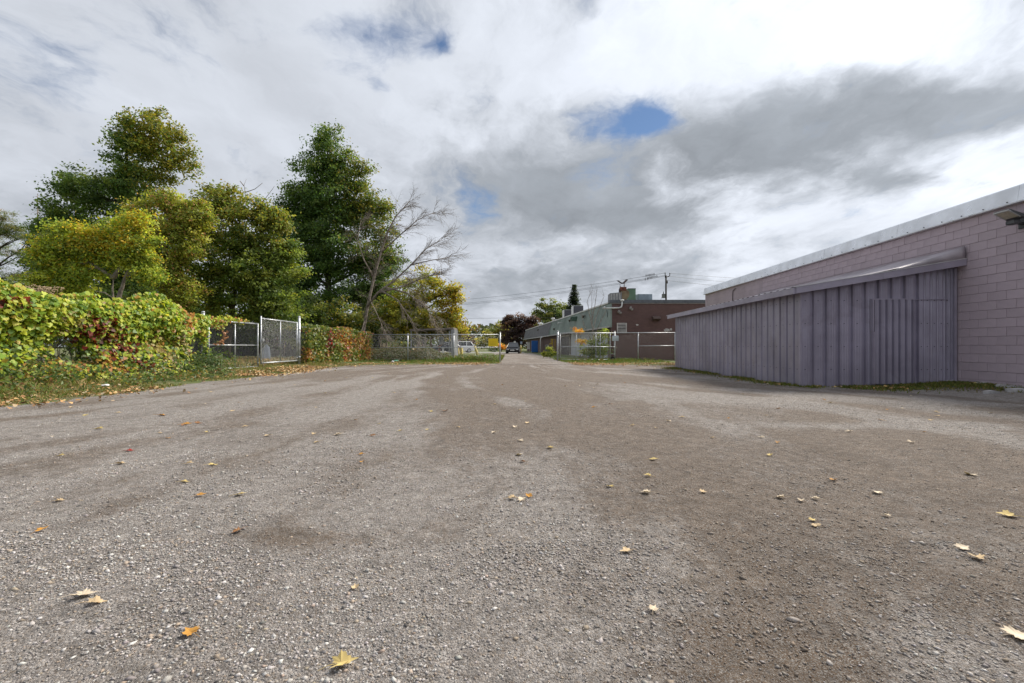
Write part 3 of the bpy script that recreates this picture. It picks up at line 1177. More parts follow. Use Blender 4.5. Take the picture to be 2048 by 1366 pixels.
def build_rubble():
    m = mat('broken_concrete', (.42, .41, .41), .9, 0, .15, 8, .4, 60)
    spots = [(1790, 766, .42), (1822, 768, .36), (1968, 774, .45), (1996, 779, .40), (1980, 786, .30), (2020, 782, .38), (1905, 770, .30), (1750, 768, .25), (2040, 786, .42)]
    names = ['flat pale concrete slab piece at the shed front left of the corner', 'flat pale concrete chunk in grass beside the shed corner trim',
             'pale concrete slab broken at the foot of the mauve wall', 'middle broken concrete piece at the foot of the mauve wall',
             'small concrete fragment on grass in front of the mauve wall slabs', 'long concrete fragment at the foot of the mauve wall near the right',
             'small concrete lump where the shed meets the mauve wall', 'small concrete lump under the shed door', 'broken concrete piece at the right end of the mauve wall foot']
    for (px, py, s), lab in zip(spots, names):
        y = H * F / (py - 693) * .955
        x = (px - 1024) / F * y
        n = 8
        ang = sorted(random.uniform(0, 2 * math.pi) for _ in range(n))
        poly = [(s * (.5 + .18 * random.random()) * math.cos(a), s * .55 * (.5 + .2 * random.random()) * math.sin(a)) for a in ang]
        vs = [(a, b, -.05) for a, b in poly] + [(a * .97, b * .97, .035 + random.uniform(-.012, .012)) for a, b in poly] + [(0, 0, .055)]
        fs = [(i, (i + 1) % n, n + (i + 1) % n, n + i) for i in range(n)] + [(n + i, n + (i + 1) % n, 2 * n) for i in range(n)]
        solo('concrete_fragment', MB().add(vs, fs), m, lab, 'rubble', (x, y, gzf(x, y) + .012), random.uniform(-.3, .3), 'broken concrete along the wall foot')


build_rubble()


# ------------------------------------------------------------------ chain-link fences
def chain(mb, A, B, z0, z1, pitch=.071, r=.0012, zb0=None, zb1=None):
    A = Vector((A[0], A[1], 0)); B = Vector((B[0], B[1], 0))
    L = (B - A).length
    e = (B - A) / L
    nrm = Vector((-e.y, e.x, 0))
    Hh = z1 - z0
    for sgn in (1, -1):
        c = -Hh
        while c < L:
            u0, v0 = c, 0.0
            u1, v1 = c + Hh, Hh
            if u0 < 0:
                v0 -= u0; u0 = 0
            if u1 > L:
                v1 -= (u1 - L); u1 = L
            c += pitch
            if u1 - u0 < .02:
                continue
            if sgn < 0:
                v0, v1 = Hh - v0, Hh - v1
            p = A + e * u0 + nrm * (.003 * sgn); p.z = z0 + v0
            q = A + e * u1 + nrm * (.003 * sgn); q.z = z0 + v1
            mb.tube([p, q], r, 3, cap=False)
    return mb


def fx(y):
    return -10.5 + (y - 15.3) * .0746


def post(mb, x, y, top, r=.03, cap=True):
    z = gzf(x, y) - .1
    mb.tube([(x, y, z), (x, y, top)], r, 10)
    if cap:
        mb.lathe([(r * 1.15, top), (r * 1.1, top + .03), (r * .5, top + .05), (.004, top + .055)], (x, y, 0), 10)


def build_left_fence():
    t = thing('chain_link_fence', 'chain-link fence buried under green vines along the left edge', 'fence', (fx(9), 9, gzf(fx(9), 9)))
    m = chain(MB(), (fx(4), 4), (fx(15.25), 15.25), .12, 1.93, r=.0022)
    part('wire_mesh', m, WIRE, t, world=True, normals=False)
    for y in (4, 7.2, 10.4, 13.0):
        mb = MB(); post(mb, fx(y), y, 1.93)
        part('post', mb, GALV, t, world=True, smooth=True)
    part('top_rail', MB().cyl((fx(4), 4, 1.9), (fx(15.2), 15.2, 1.9), .021), GALV, t, world=True, smooth=True)
    mb = MB(); post(mb, fx(15.3), 15.3, 2.10, .05)
    for z in (.4, .8, 1.2, 1.6):
        mb.lathe([(.056, z - .012), (.056, z + .012)], (fx(15.3), 15.3, 0), 10)
    part('gate_post', mb, GALV, t, world=True, smooth=True)
    t2 = thing('chain_link_fence', 'short chain-link fence under red and orange vines right of the double gate', 'fence', (fx(24), 24, gzf(fx(24), 24)))
    m = chain(MB(), (fx(21.4), 21.4), (fx(29.2), 29.2), .12, 1.90)
    part('wire_mesh', m, WIRE, t2, world=True, normals=False)
    mb = MB(); post(mb, -10.05, 21.25, 2.34, .055)
    for z in (.45, 1.75):
        mb.lathe([(.066, z - .03), (.066, z + .03)], (-10.05, 21.25, 0), 10)
        mb.tube([(-10.05, 21.25, z), (-9.95, 21.1, z)], .02, 6)
    part('gate_post', mb, GALV, t2, world=True, smooth=True)
    for y in (24.0, 26.6, 29.2):
        mb = MB(); post(mb, fx(y), y, 1.9)
        part('post', mb, GALV, t2, world=True, smooth=True)
    part('top_rail', MB().cyl((fx(21.4), 21.4, 1.88), (fx(29.2), 29.2, 1.88), .021), GALV, t2, world=True, smooth=True)


def build_gate_leaf(A, B, z0, z1, label, mid, extra):
    t = thing('chain_link_gate', label, 'gate', (A[0], A[1], z0), group='double chain-link gate leaves')
    A3 = Vector((A[0], A[1], 0)); B3 = Vector((B[0], B[1], 0))
    def P(k, z):
        q = A3.lerp(B3, k); return (q.x, q.y, z)
    part('frame_rail', MB().cyl(P(0, z1), P(1, z1), .026), GALV, t, world=True, smooth=True)
    part('frame_rail', MB().cyl(P(0, z0), P(1, z0), .026), GALV, t, world=True, smooth=True)
    for k, tp in ((0, z1 + .03), (1, z1 + (.10 if extra else .03))):
        mb = MB().cyl(P(k, z0 - (.04 if k else 0)), P(k, tp), .027)
        for z in np.arange(z0 + .15, z1, .35):
            q = P(k, z)
            mb.lathe([(.034, -.01), (.034, .01)], q, 8)
        part('frame_upright', mb, GALV, t, world=True, smooth=True)
    part('brace', MB().cyl(P(.5, z0), P(.5, z1 - (.06 if mid else 0)), .019), GALV, t, world=True, smooth=True)
    if mid:
        part('brace', MB().cyl(P(0, (z0 + z1) / 2), P(1, (z0 + z1) / 2), .019), GALV, t, world=True, smooth=True)
    part('wire_mesh', chain(MB(), A, B, z0, z1 + .05, r=.0015), WIRE, t, world=True, normals=False)
    if extra:     # drop rod and latch on the free end
        q = P(.985, 0)
        part('drop_rod', MB().tube([(q[0] + .06, q[1], z0 - .2), (q[0] + .06, q[1], z0 + .62), (q[0] + .16, q[1] - .02, z0 + .63)], .011, 6), GALV, t, world=True, smooth=True)
        part('latch', MB().bbox(q[0] - .05, q[0] + .08, q[1] - .05, q[1] + .05, z0 + .85, z0 + .97, .012), GALV, t, world=True)
    return t


build_left_fence()
build_gate_leaf((fx(15.45) + .06, 15.47), (-10.12, 17.92), .15, 1.85, 'left chain-link gate leaf with cross brace, vine hanging on top', True, False)
build_gate_leaf((-10.06, 21.05), (-9.96, 17.86), .29, 2.06, 'right chain-link gate leaf, taller, with a single upright brace', False, True)


def build_back_fence():
    Y = 28.9
    t = thing('chain_link_fence', 'low chain-link fence across the back, left of the lane', 'fence', (-5, Y, gzf(-5, Y)))
    xs = [(px - 1024) / F * Y for px in (720.5, 815.7, 907.5)]
    xe = (1000 - 1024) / F * Y
    for x in xs:
        mb = MB(); post(mb, x, Y, 1.74, .035)
        part('post', mb, GALV, t, world=True, smooth=True)
    mb = MB(); post(mb, xe, Y, 1.83, .05)
    part('end_post', mb, GALV, t, world=True, smooth=True)
    part('top_rail', MB().cyl((xs[0], Y, 1.72), (xe, Y, 1.72), .022), GALV, t, world=True, smooth=True)
    part('middle_rail', MB().cyl((xs[0], Y, .87), (xe, Y, .90), .02), GALV, t, world=True, smooth=True)
    part('wire_mesh', chain(MB(), (xs[0], Y), (xe, Y), .08, 1.74), WIRE, t, world=True, normals=False)
    # yellow notice
    w, h = .62, .50
    cx, cz = (986.5 - 1024) / F * Y, H + (693 - 684.7) / F * Y
    s = thing('notice_board', 'yellow rectangular notice wired to the fence beside the end post', 'sign', (cx, Y - .035, cz))
    yel = mat('sign_yellow', (.80, .58, .012), .5, 0, .04, 3)
    part('plate', MB().bbox(-w / 2, w / 2, -.006, .006, -h / 2, h / 2, .002), yel, s)
    ink = mat('sign_faded_ink', (.66, .44, .02), .6)
    fd = MB()
    for k, x in enumerate((-.17, -.06, .05, .16)):
        fd.box(x - .04, x - .025, -.009, -.0055, -.02, .10)
        fd.box(x + .015, x + .03, -.0092, -.0055, -.02, .10)
        fd.box(x - .026, x + .016, -.0088, -.0055, .06 if k % 2 else .085, .075 if k % 2 else .10)
    fd.box(-.2, .2, -.009, -.0055, -.10, -.085).box(-.2, .17, -.009, -.0055, -.14, -.125)
    part('faded_print', fd, ink, s)
    edge = MB()
    for a, b, c, d in ((-w / 2, w / 2, h / 2 - .012, h / 2 - .004), (-w / 2, w / 2, -h / 2 + .004, -h / 2 + .012)):
        edge.box(a + .006, b - .006, -.0085, -.0055, c, d)
    part('printed_edge', edge, mat('sign_edge', (.85, .72, .2), .5), s)


build_back_fence()


def build_right_fence():
    Y = 29.6
    def X(px):
        return (px - 1024) / F * Y
    def Z(py):
        return H + (693 - py) / F * Y
    g = thing('sliding_gate', 'rolling chain-link gate drawn back in front of the green building', 'gate', (X(1117), Y, gzf(X(1117), Y)))
    zt, zm, zb = Z(666.2), Z(693.6), Z(719)
    for z, r, x1 in ((zt, .028, 1229), (zm, .024, 1229), (zb, .024, 1220)):
        part('frame_rail', MB().cyl((X(1119), Y - .09, z), (X(x1), Y - .09, z), r), GALV, g, world=True, smooth=True)
    for px, r, zlow in ((1120, .026, zb), (1152, .02, zb), (1191.3, .02, zb), (1200, .02, zb), (1219.7, .026, zb)):
        part('frame_upright', MB().cyl((X(px), Y - .09, zlow), (X(px), Y - .09, zt), r), GALV, g, world=True, smooth=True)
    part('frame_rail', MB().cyl((X(1219.7), Y - .09, Z(708)), (X(1229), Y - .09, Z(708)), .018), GALV, g, world=True, smooth=True)
    part('wire_mesh', chain(MB(), (X(1120), Y - .09), (X(1219), Y - .09), zb, zt), WIRE, g, world=True, normals=False)
    wx, wz = X(1225), gzf(X(1225), Y) + .15
    wh = part('wheel', MB().lathe([(.05, -.05), (.15, -.045), (.155, -.02), (.155, .02), (.15, .045), (.05, .05)], (wx, Y - .09, wz), 16, 'y'), BLACK, g, world=True, smooth=True)
    part('hub', MB().lathe([(.03, -.065), (.03, .065)], (wx, Y - .09, wz), 10, 'y'), GALV, wh, world=True)
    f = thing('chain_link_fence', 'chain-link fence in front of the brown brick wall right of the rolling gate', 'fence', (X(1229), Y, gzf(X(1229), Y)))
    for px in (1115.5, 1119.5):
        pass
    for px, top, r in ((1229.3, Z(663.5), .05), (1276.3, Z(666), .035), (1350, Z(666), .035)):
        mb = MB(); post(mb, X(px), Y, top, r)
        part('post', mb, GALV, f, world=True, smooth=True)
    part('top_rail', MB().cyl((X(1229), Y, Z(665.6)), (X(1352), Y, Z(665.2)), .024), GALV, f, world=True, smooth=True)
    part('middle_rail', MB().cyl((X(1276), Y, Z(691.8)), (X(1352), Y, Z(691.2)), .022), GALV, f, world=True, smooth=True)
    part('wire_mesh', chain(MB(), (X(1229), Y), (X(1352), Y), .1, Z(665.6)), WIRE, f, world=True, normals=False)
    mb = MB(); post(mb, X(1115.6), Y + .03, Z(663), .055)
    for z in (.5, 1.2, 1.7):
        mb.lathe([(.062, z - .02), (.062, z + .02)], (X(1115.6), Y + .03, 0), 10)
    solo('gate_post', mb, GALV, 'thick galvanised gate post at the left end of the rolling gate', 'post', smooth=True)
    b = thing('control_box', 'small pale grey metal box fixed to the fence post', 'box', (X(1229.5), Y - .07, Z(682)))
    part('case', MB().bbox(-.20, .20, -.16, -.045, 0, .34, .012), mat('box_paint', (.50, .55, .60), .5, .1), b)
    part('clamp', MB().bbox(-.08, .08, -.05, .05, .1, .16, .01), GALV, b)


build_right_fence()


# ------------------------------------------------------------------ vines
def vine_density(y, z):
    """how thickly leaves hang on the long fence (0..1)"""
    v = .66 + 1.5 * (fbm(y * 1.4, z * 1.6, 201, 4) - .5)
    def bl(cy, cz, ry, rz, amp):
        return amp * np.exp(-((y - cy) / ry) ** 2 - ((z - cz) / rz) ** 2)
    v = v - bl(10.65, .98, .34, .26, 1.5) - bl(14.75, .95, .42, .50, 1.6) - bl(14.9, .40, .5, .30, .7) - bl(9.9, .62, .3, .16, .5) - bl(11.0, .55, .35, .22, .55)
    return np.clip(v, 0, 1)


def vine_top(y):
    return 2.12 + .5 * (fbm(y * .8, y * 0 + 9, 55, 3) - .5) + .42 * np.maximum(0, vnoise(y * 5.3, y * 0 + 2, 57) - .62) + .28 * np.exp(-((y - 9.1) / .6) ** 2) + .30 * np.exp(-((y - 13.15) / .45) ** 2) - .25 * sstep(y, 13.7, 14.9)


def vine_bulge(y, z):
    b = .26 + .34 * (fbm(y * .9, z * 1.1, 303, 3) - .35)
    b = b + .20 * np.exp(-((z - 1.75) / .5) ** 2)
    b = b + np.clip(1.0 - z, 0, 1) * (.85 + .5 * (fbm(y * 1.3, z, 313, 3) - .5))
    b = b * (1 - .55 * sstep(y, 13.9, 15.0))
    return np.clip(b, .08, 1.4)


LIME = [(.34, .42, .045), (.46, .50, .055), (.22, .34, .045), (.52, .50, .10), (.13, .23, .04)]


def vine_colour(y, z, n):
    c = palette(n, LIME, [4, 3, 3, 1.6, 1.6], .16)
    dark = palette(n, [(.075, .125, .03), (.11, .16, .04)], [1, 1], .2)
    red = palette(n, [(.17, .022, .014), (.26, .05, .02), (.12, .035, .02)], [2, 1, 1], .25)
    orange = palette(n, [(.44, .22, .05), (.46, .28, .06), (.36, .16, .05)], [2, 2, 1], .2)
    tan = palette(n, [(.34, .27, .08), (.38, .32, .12), (.25, .17, .06)], [2, 2, 1], .2)
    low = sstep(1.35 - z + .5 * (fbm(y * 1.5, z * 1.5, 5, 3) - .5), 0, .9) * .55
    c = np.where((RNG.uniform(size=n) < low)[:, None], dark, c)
    def put(c, col, cy, cz, ry, rz, amp):
        pr = amp * np.exp(-((y - cy) / ry) ** 2 - ((z - cz) / rz) ** 2)
        return np.where((RNG.uniform(size=n) < pr)[:, None], col, c)
    c = put(c, red, 11.35, 1.35, .5, .26, .8)
    c = put(c, red, 11.9, .85, .5, .3, .55)
    c = put(c, orange, 10.2, .5, .5, .25, .45)
    c = put(c, tan, 10.6, 1.5, .3, .25, .4)
    c = put(c, red, 9.25, 1.85, .35, .15, .75)
    c = put(c, red, 12.2, .3, .3, .2, .5)
    c = put(c, tan, 13.1, .85, .38, .42, .85)
    c = put(c, tan, 13.85, 1.1, .25, .3, .8)
    c = put(c, orange, 14.15, 1.75, .25, .35, .8)
    c = put(c, orange, 14.45, 2.05, .3, .15, .7)
    c = put(c, orange, 13.9, 2.35, .15, .2, .9)
    c = put(c, orange, 11.3, .45, .5, .2, .5)
    c = put(c, orange, 9.5, .25, .6, .15, .35)
    c = np.where((RNG.uniform(size=n) < .04)[:, None], orange, c)
    return c


def build_vines():
    t = thing('grape_vine', 'lime green grape vine smothering the long chain-link fence at left', 'vine', (fx(9), 9, gzf(fx(9), 9)))
    n = 120000
    y = RNG.uniform(5.2, 15.25, n)
    top = vine_top(y)
    z = .05 + (top - .05) * RNG.uniform(0, 1, n) ** .85
    keep = RNG.uniform(size=n) < vine_density(y, z) * .75
    keep &= RNG.uniform(size=n) < np.where(y < 7.5, .45, 1)
    y, z = y[keep][:38000], z[keep][:38000]
    n = len(y)
    d = vine_bulge(y, z) * (1 - RNG.uniform(0, 1, n) ** 2.2 * 1.0) + RNG.normal(size=n) * .05
    back = RNG.uniform(size=n) < .12
    d = np.where(back, -RNG.uniform(.05, .3, n), d)
    P = np.stack([fx(y) + d, y, z], 1)
    N = np.stack([.85 + RNG.normal(size=n) * .38, -.2 + RNG.normal(size=n) * .45, .65 + RNG.normal(size=n) * .35], 1)
    s = RNG.uniform(.055, .125, n) * (1 - .25 * (z < .6))
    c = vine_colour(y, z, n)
    sub = fx(9), 9, gzf(fx(9), 9)
    # the 300 that show largest: nearest, outermost, in frame
    vis = -d * 1.2 + y * .18 - s * 6 + 100 * (y < 8.9) + 10 * back
    order = np.argsort(vis)
    order = order[:1400]
    big = RNG.choice(order, 300, replace=False)
    mask = np.ones(n, bool); mask[big] = False
    td = np.tile(np.array([.15, 0, -1.0]), (n, 1))
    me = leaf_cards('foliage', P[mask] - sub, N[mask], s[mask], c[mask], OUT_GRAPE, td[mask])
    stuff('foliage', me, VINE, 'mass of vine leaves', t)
    # leaf meshes for the single leaves: lobed with a folded midrib and a stalk
    outl = [(0, 0), (.10, .30), (-.06, .52), (.20, .46), (.36, .50), (.50, .30), (.62, .26), (.60, .10), (.90, 0), (.60, -.10), (.62, -.26), (.50, -.30), (.36, -.50), (.20, -.46), (-.06, -.52), (.10, -.30)]
    protos = []
    for k in range(10):
        mb = MB()
        cup = random.uniform(.05, .25)
        dr = random.uniform(.05, .25)
        vs = [(.34, 0, 0)] + [(a + random.uniform(-.03, .03), b + random.uniform(-.03, .03), cup * abs(b) - dr * a * a + random.uniform(-.02, .02)) for a, b in outl]
        m = len(outl)
        fs = [(0, 1 + i, 1 + (i + 1) % m) for i in range(m)]
        fs = fs + []
        mb.add(vs, fs)
        mb.tube([(0, 0, 0), (-.25, .02, -.05), (-.45, .05, -.16)], [.018, .016, .014], 3, cap=False)
        me = mb.mesh('leaf')
        col = palette(1, LIME[:4], [3, 3, 3, 1.5], .12)[0]
        if k == 8:
            col = np.array((.42, .30, .05))
        ca = me.color_attributes.new('col', 'FLOAT_COLOR', 'POINT')
        c4 = np.ones((len(me.vertices), 4), np.float32)
        c4[:, :3] = col * (1 + RNG.normal(size=(len(me.vertices), 1)) * .06)
        ca.data.foreach_set('color', c4.ravel())
        me.materials.append(VINE)
        protos.append(me)
    for i in big:
        nn = Vector(N[i]).normalized()
        tt = Vector((.15 + random.gauss(0, .45), random.gauss(0, .45), -1))
        tt = (tt - nn * tt.dot(nn)).normalized()
        bb = nn.cross(tt)
        mt = Matrix((tt, bb, nn)).transposed().to_4x4()
        o = bpy.data.objects.new('leaf', protos[random.randrange(10)])
        COL.objects.link(o)
        o.parent = t
        loc = Vector(P[i]) - Vector(sub) + nn * .03
        sc = s[i] * 1.12
        o.matrix_local = Matrix.Translation(loc) @ mt @ Matrix.Diagonal((sc, sc, sc, 1))
    # woody runners
    mb = MB()
    for k in range(46):
        yy = random.uniform(8, 15)
        pts = []
        zz = random.uniform(.0, .6)
        xx = fx(yy) + .04
        for j in range(7):
            pts.append((fx(yy) + random.uniform(-.04, .14), yy, zz))
            yy += random.uniform(-.28, .28)
            zz += random.uniform(.1, .36)
            yy = min(yy, 15.15)
        mb.tube(pts, [.012, .011, .01, .009, .008, .006, .004], 4)
    part('runners', mb, BARK, t, world=True, smooth=True)

    # vine beyond the gate: turning red and orange
    t2 = thing('creeper', 'red, orange and green creeper covering the fence right of the double gate', 'vine', (fx(24), 24, gzf(fx(24), 24)))
    n = 11000
    y = RNG.uniform(21.45, 29.3, n)
    z = .05 + RNG.uniform(0, 1, n) * (1.98 + .25 * (fbm(y * .9, y * 0, 66, 3) - .5) - .10 * (y - 21) / 8)
    keep = RNG.uniform(size=n) < np.clip(.5 + 1.2 * (fbm(y * 1.2, z * 1.2, 88, 4) - .42), 0, 1)
    y, z = y[keep], z[keep]; n = len(y)
    d = RNG.uniform(-.1, .42, n)
    P = np.stack([fx(y) + d, y, z], 1)
    N = np.stack([.6 + RNG.normal(size=n) * .5, -.4 + RNG.normal(size=n) * .5, .5 + RNG.normal(size=n) * .4], 1)
    g = fbm(y * .7, z * .9, 404, 4)
    c = palette(n, [(.10, .15, .03), (.17, .20, .03), (.25, .24, .04)], [2, 2, 1], .2)
    c2 = palette(n, [(.42, .19, .05), (.46, .27, .07), (.30, .07, .04), (.38, .26, .10)], [2, 2, 1.3, 2], .2)
    c3 = palette(n, [(.28, .03, .035), (.36, .06, .06)], [1, 1], .2)
    c = np.where((RNG.uniform(size=n) < sstep(g, .42, .68) * .75)[:, None], c2, c)
    c = np.where((RNG.uniform(size=n) < .75 * np.exp(-((y - 23.6) / .35) ** 2 - ((z - 1.1) / .5) ** 2))[:, None], c3, c)
    me = leaf_cards('foliage', P - np.array((fx(24), 24, gzf(fx(24), 24))), N, RNG.uniform(.08, .15, n), c, OUT_GRAPE, np.tile(np.array([.1, 0, -1.0]), (n, 1)))
    stuff('foliage', me, VINE, 'mass of autumn creeper leaves', t2)
    # sprig hanging over the left gate leaf
    t3 = thing('vine_sprig', 'vine sprig with yellow and brown leaves draped over the left gate leaf', 'vine', (fx(15.6), 15.6, 1.5))
    n = 620
    y = 15.3 + RNG.beta(1, 2.0, n) * 2.3
    z = 1.92 + RNG.normal(size=n) * .06 - RNG.exponential(.10, n) * (y < 16.3)
    P = np.stack([fx(y) + .06 + RNG.normal(size=n) * .07, y, z], 1)
    N = np.stack([.7 + RNG.normal(size=n) * .5, -.4 + RNG.normal(size=n) * .5, .5 + RNG.normal(size=n) * .4], 1)
    c = palette(n, LIME + [(.42, .24, .06), (.40, .16, .05)], [3, 3, 2, 2, 1, 2, 2], .18)
    k = 70     # dry strand that swings down across the mesh
    tt = RNG.uniform(0, 1, k)
    yy = 15.65 + .75 * np.sin(tt * 2.2); zz = 1.82 - .85 * tt
    P2 = np.stack([fx(yy) + .05 + RNG.normal(size=k) * .03, yy - .5 * (tt > .5) * (tt - .5) * 2 + RNG.normal(size=k) * .06, zz + RNG.normal(size=k) * .04], 1)
    P = np.concatenate([P, P2]); N = np.concatenate([N, N[:k]])
    c = np.concatenate([c, palette(k, [(.42, .20, .09), (.33, .15, .07)], [1, 1], .2)])
    me = leaf_cards('foliage', P - np.array((fx(15.6), 15.6, 1.5)), N, RNG.uniform(.05, .10, n + k), c, OUT_GRAPE, np.tile(np.array([.1, 0, -1.0]), (n + k, 1)))
    stuff('foliage', me, VINE, 'draped vine leaves', t3)
    part('stem', MB().tube([(fx(15.35), 15.35, 1.9), (fx(16) + .05, 16, 1.93), (fx(17) + .05, 17, 1.9)], .008, 4), BARK, t3, world=True)
    # dry flower heads above the vine
    d = thing('dry_weed', 'dead tan weed with branching flower heads above the vines', 'plant', (fx(11) - .35, 11.0, .1))
    mb = MB(); hd = MB()
    bx, by = fx(11) - .35, 11.0
    def twig(p, dr, ln, r, lev):
        q = p + dr * ln
        mb.tube([p, (p + q) / 2 + Vector((random.gauss(0, .02), random.gauss(0, .02), 0)), q], [r, r * .8, r * .6], 4)
        if lev == 0:
            for _ in range(7):
                hd.lathe([(.006, -.01), (.016, 0), (.006, .012)], q + Vector((random.gauss(0, .035), random.gauss(0, .035), random.gauss(0, .015))), 5)
            return
        for _ in range(3):
            d2 = (dr + Vector((random.gauss(0, .42), random.gauss(0, .42), .15))).normalized()
            twig(q, d2, ln * .5, r * .65, lev - 1)
    for k in range(5):
        twig(Vector((bx + random.gauss(0, .12), by + random.gauss(0, .28), .2)), Vector((random.gauss(0, .06), random.gauss(0, .08), 1)).normalized(), 1.25, .010, 2)
    dm = mat('dead_stem', (.42, .31, .20), .9, 0, .15, 8)
    part('stems', mb, dm, d, world=True, smooth=True)
    part('flower_heads', hd, dm, d, world=True, kind='stuff')


build_vines()


# ------------------------------------------------------------------ trees
def crown_mesh(lobes, Y, nleaf, size, cols, weights, cr=.55, warm=None, flat=.5, outline=OUT_DIAMOND, per=36, origin=(0, 0, 0), shell=.35, droop=0.0, dens=1.0):
    """lobes: (px,py,rx_px,ry_px[,depth offset m]); returns mesh + clump centres"""
    C, R = [], []
    full = []
    for l in lobes:
        full.append((l[0], l[1], l[2] * .86, l[3] * .86))
        for _ in range(5 if l[2] > 14 else 2):
            w = RNG.uniform(0, 6.283)
            k_ = RNG.uniform(.24, .46)
            full.append((l[0] + math.cos(w) * l[2] * .86, l[1] + math.sin(w) * l[3] * .86, l[2] * k_, l[3] * k_ * RNG.uniform(.6, 1.1)))
    lobes = full
    area = np.array([l[2] * l[3] for l in lobes], float)
    ncl = max(8, int(nleaf / per))
    cnt = np.maximum(1, np.round(ncl * area / area.sum()).astype(int))
    outs = []
    for l, k in zip(lobes, cnt):
        c = at(l[0], l[1], Y)
        rx, rz = l[2] / F * Y, l[3] / F * Y
        ry = (rx + rz) / 2 * .95
        dv = unit(RNG.normal(size=(k, 3)))
        bump = np.zeros(k)
        for _ in range(4):
            ax_ = RNG.normal(size=3) * 2.6
            bump += np.cos(dv @ ax_ + RNG.uniform(0, 6.28)) * .125
        rad = ((shell + (1 - shell) * RNG.uniform(0, 1, k) ** .6) * (1.0 + bump) + (RNG.uniform(size=k) < .05) * RNG.uniform(0, .16, k))[:, None]
        off = dv * rad * np.array([rx, ry, rz])
        dy = l[4] if len(l) > 4 else RNG.normal() * ry * .2
        C.append(np.array(c)[None] + off + np.array([0, dy, 0]))
        outs.append(dv)
    C = np.concatenate(C); O = np.concatenate(outs)
    hole = fbm(C[:, 0] / (cr * 3.2) + C[:, 1] * .21, C[:, 2] / (cr * 2.6), int(nleaf) % 97, 2)
    kp = (hole > .37) | (RNG.uniform(size=len(C)) < .34)
    C, O = C[kp], O[kp]
    m = len(C)
    szf = RNG.lognormal(0, .45, m)
    per_n = RNG.poisson(per * dens * szf) + 4
    idx = np.repeat(np.arange(m), per_n)
    n = len(idx)
    crv = (cr * .82 * np.sqrt(szf) * RNG.uniform(.8, 1.2, m))[idx][:, None]
    off = RNG.normal(size=(n, 3)) * .55 * crv * np.array([1, 1, flat])
    off[:, 2] -= droop * np.hypot(off[:, 0], off[:, 1])
    P = C[idx] + off
    N = O[idx] * .5 + np.array([0, 0, .55]) + RNG.normal(size=(n, 3)) * .55
    cc = palette(m, cols, weights, .22) * 2.0
    col = cc[idx] * (1 + RNG.normal(size=(n, 1)) * .16)
    if warm is not None:
        wc, f = warm
        w = f(P)
        wc = [tuple(1.25 * q for q in k_) for k_ in wc]
        sel = RNG.uniform(size=n) < w
        col = np.where(sel[:, None], palette(n, wc, [1] * len(wc), .16), col)
    col = np.clip(col, .004, .8)
    s = size * RNG.uniform(.7, 1.3, n)
    P = P - np.array(origin)
    ok = P[:, 2] > .05
    return leaf_cards('crown', P[ok], N[ok], s[ok], col[ok], outline), C


def limb(mb, p, q, r0, r1, sag=.08, n=6, seg=5, wob=.06):
    p, q = Vector(p), Vector(q)
    L = (q - p).length
    pts, rr = [], []
    for i in range(seg + 1):
        k = i / seg
        a = p.lerp(q, k)
        a.z += math.sin(k * math.pi) * sag * L
        if 0 < i < seg:
            a += Vector((random.gauss(0, wob), random.gauss(0, wob), random.gauss(0, wob))) * L * .35
        pts.append(a)
        rr.append(r0 + (r1 - r0) * k)
    mb.tube(pts, rr, n)
    return pts


def tree(name, label, cat, base_px, Y, lobes, nleaf, size, cols, weights, trunk_r=.22, cr=.55, warm=None, bark=None, limbs=34, group=None, trunks=None, **kw):
    bx = (base_px - 1024) / F * Y
    bz = gzf(bx, Y)
    t = thing(name, label, cat, (bx, Y, bz), group=group)
    me, C = crown_mesh(lobes, Y, nleaf, size, cols, weights, cr, warm, origin=(bx, Y, bz), **kw)
    cr_ = part('crown', me, LEAF, t)
    mb = MB()
    topz = C[:, 2].max()
    cx = np.median(C[:, 0])
    tk = trunks or [((bx, Y, bz - .1), (bx * .4 + cx * .6, Y + .2, bz + (topz - bz) * .82))]
    spine = []
    for p, q in tk:
        pts = limb(mb, p, q, trunk_r, trunk_r * .22, sag=0, n=8, seg=8, wob=.02)
        spine += pts
    sel = RNG.choice(len(C), min(limbs, len(C)), replace=False)
    for i in sel:
        q = Vector(C[i])
        cand = [s for s in spine if s.z < q.z + .3 and s.z > bz + (topz - bz) * .12] or spine[2:4]
        p = min(cand, key=lambda s: (s - q).length + abs(s.z - (q.z - (q - s).xy.length * .6)) * .7)
        limb(mb, p, q, trunk_r * .30, trunk_r * .05, sag=.05, n=5, seg=4)
    part('trunk', mb, bark or BARK, t, world=True, smooth=True)
    return t, C


DG = [(.045, .075, .022), (.060, .095, .026), (.080, .115, .030), (.035, .060, .020)]


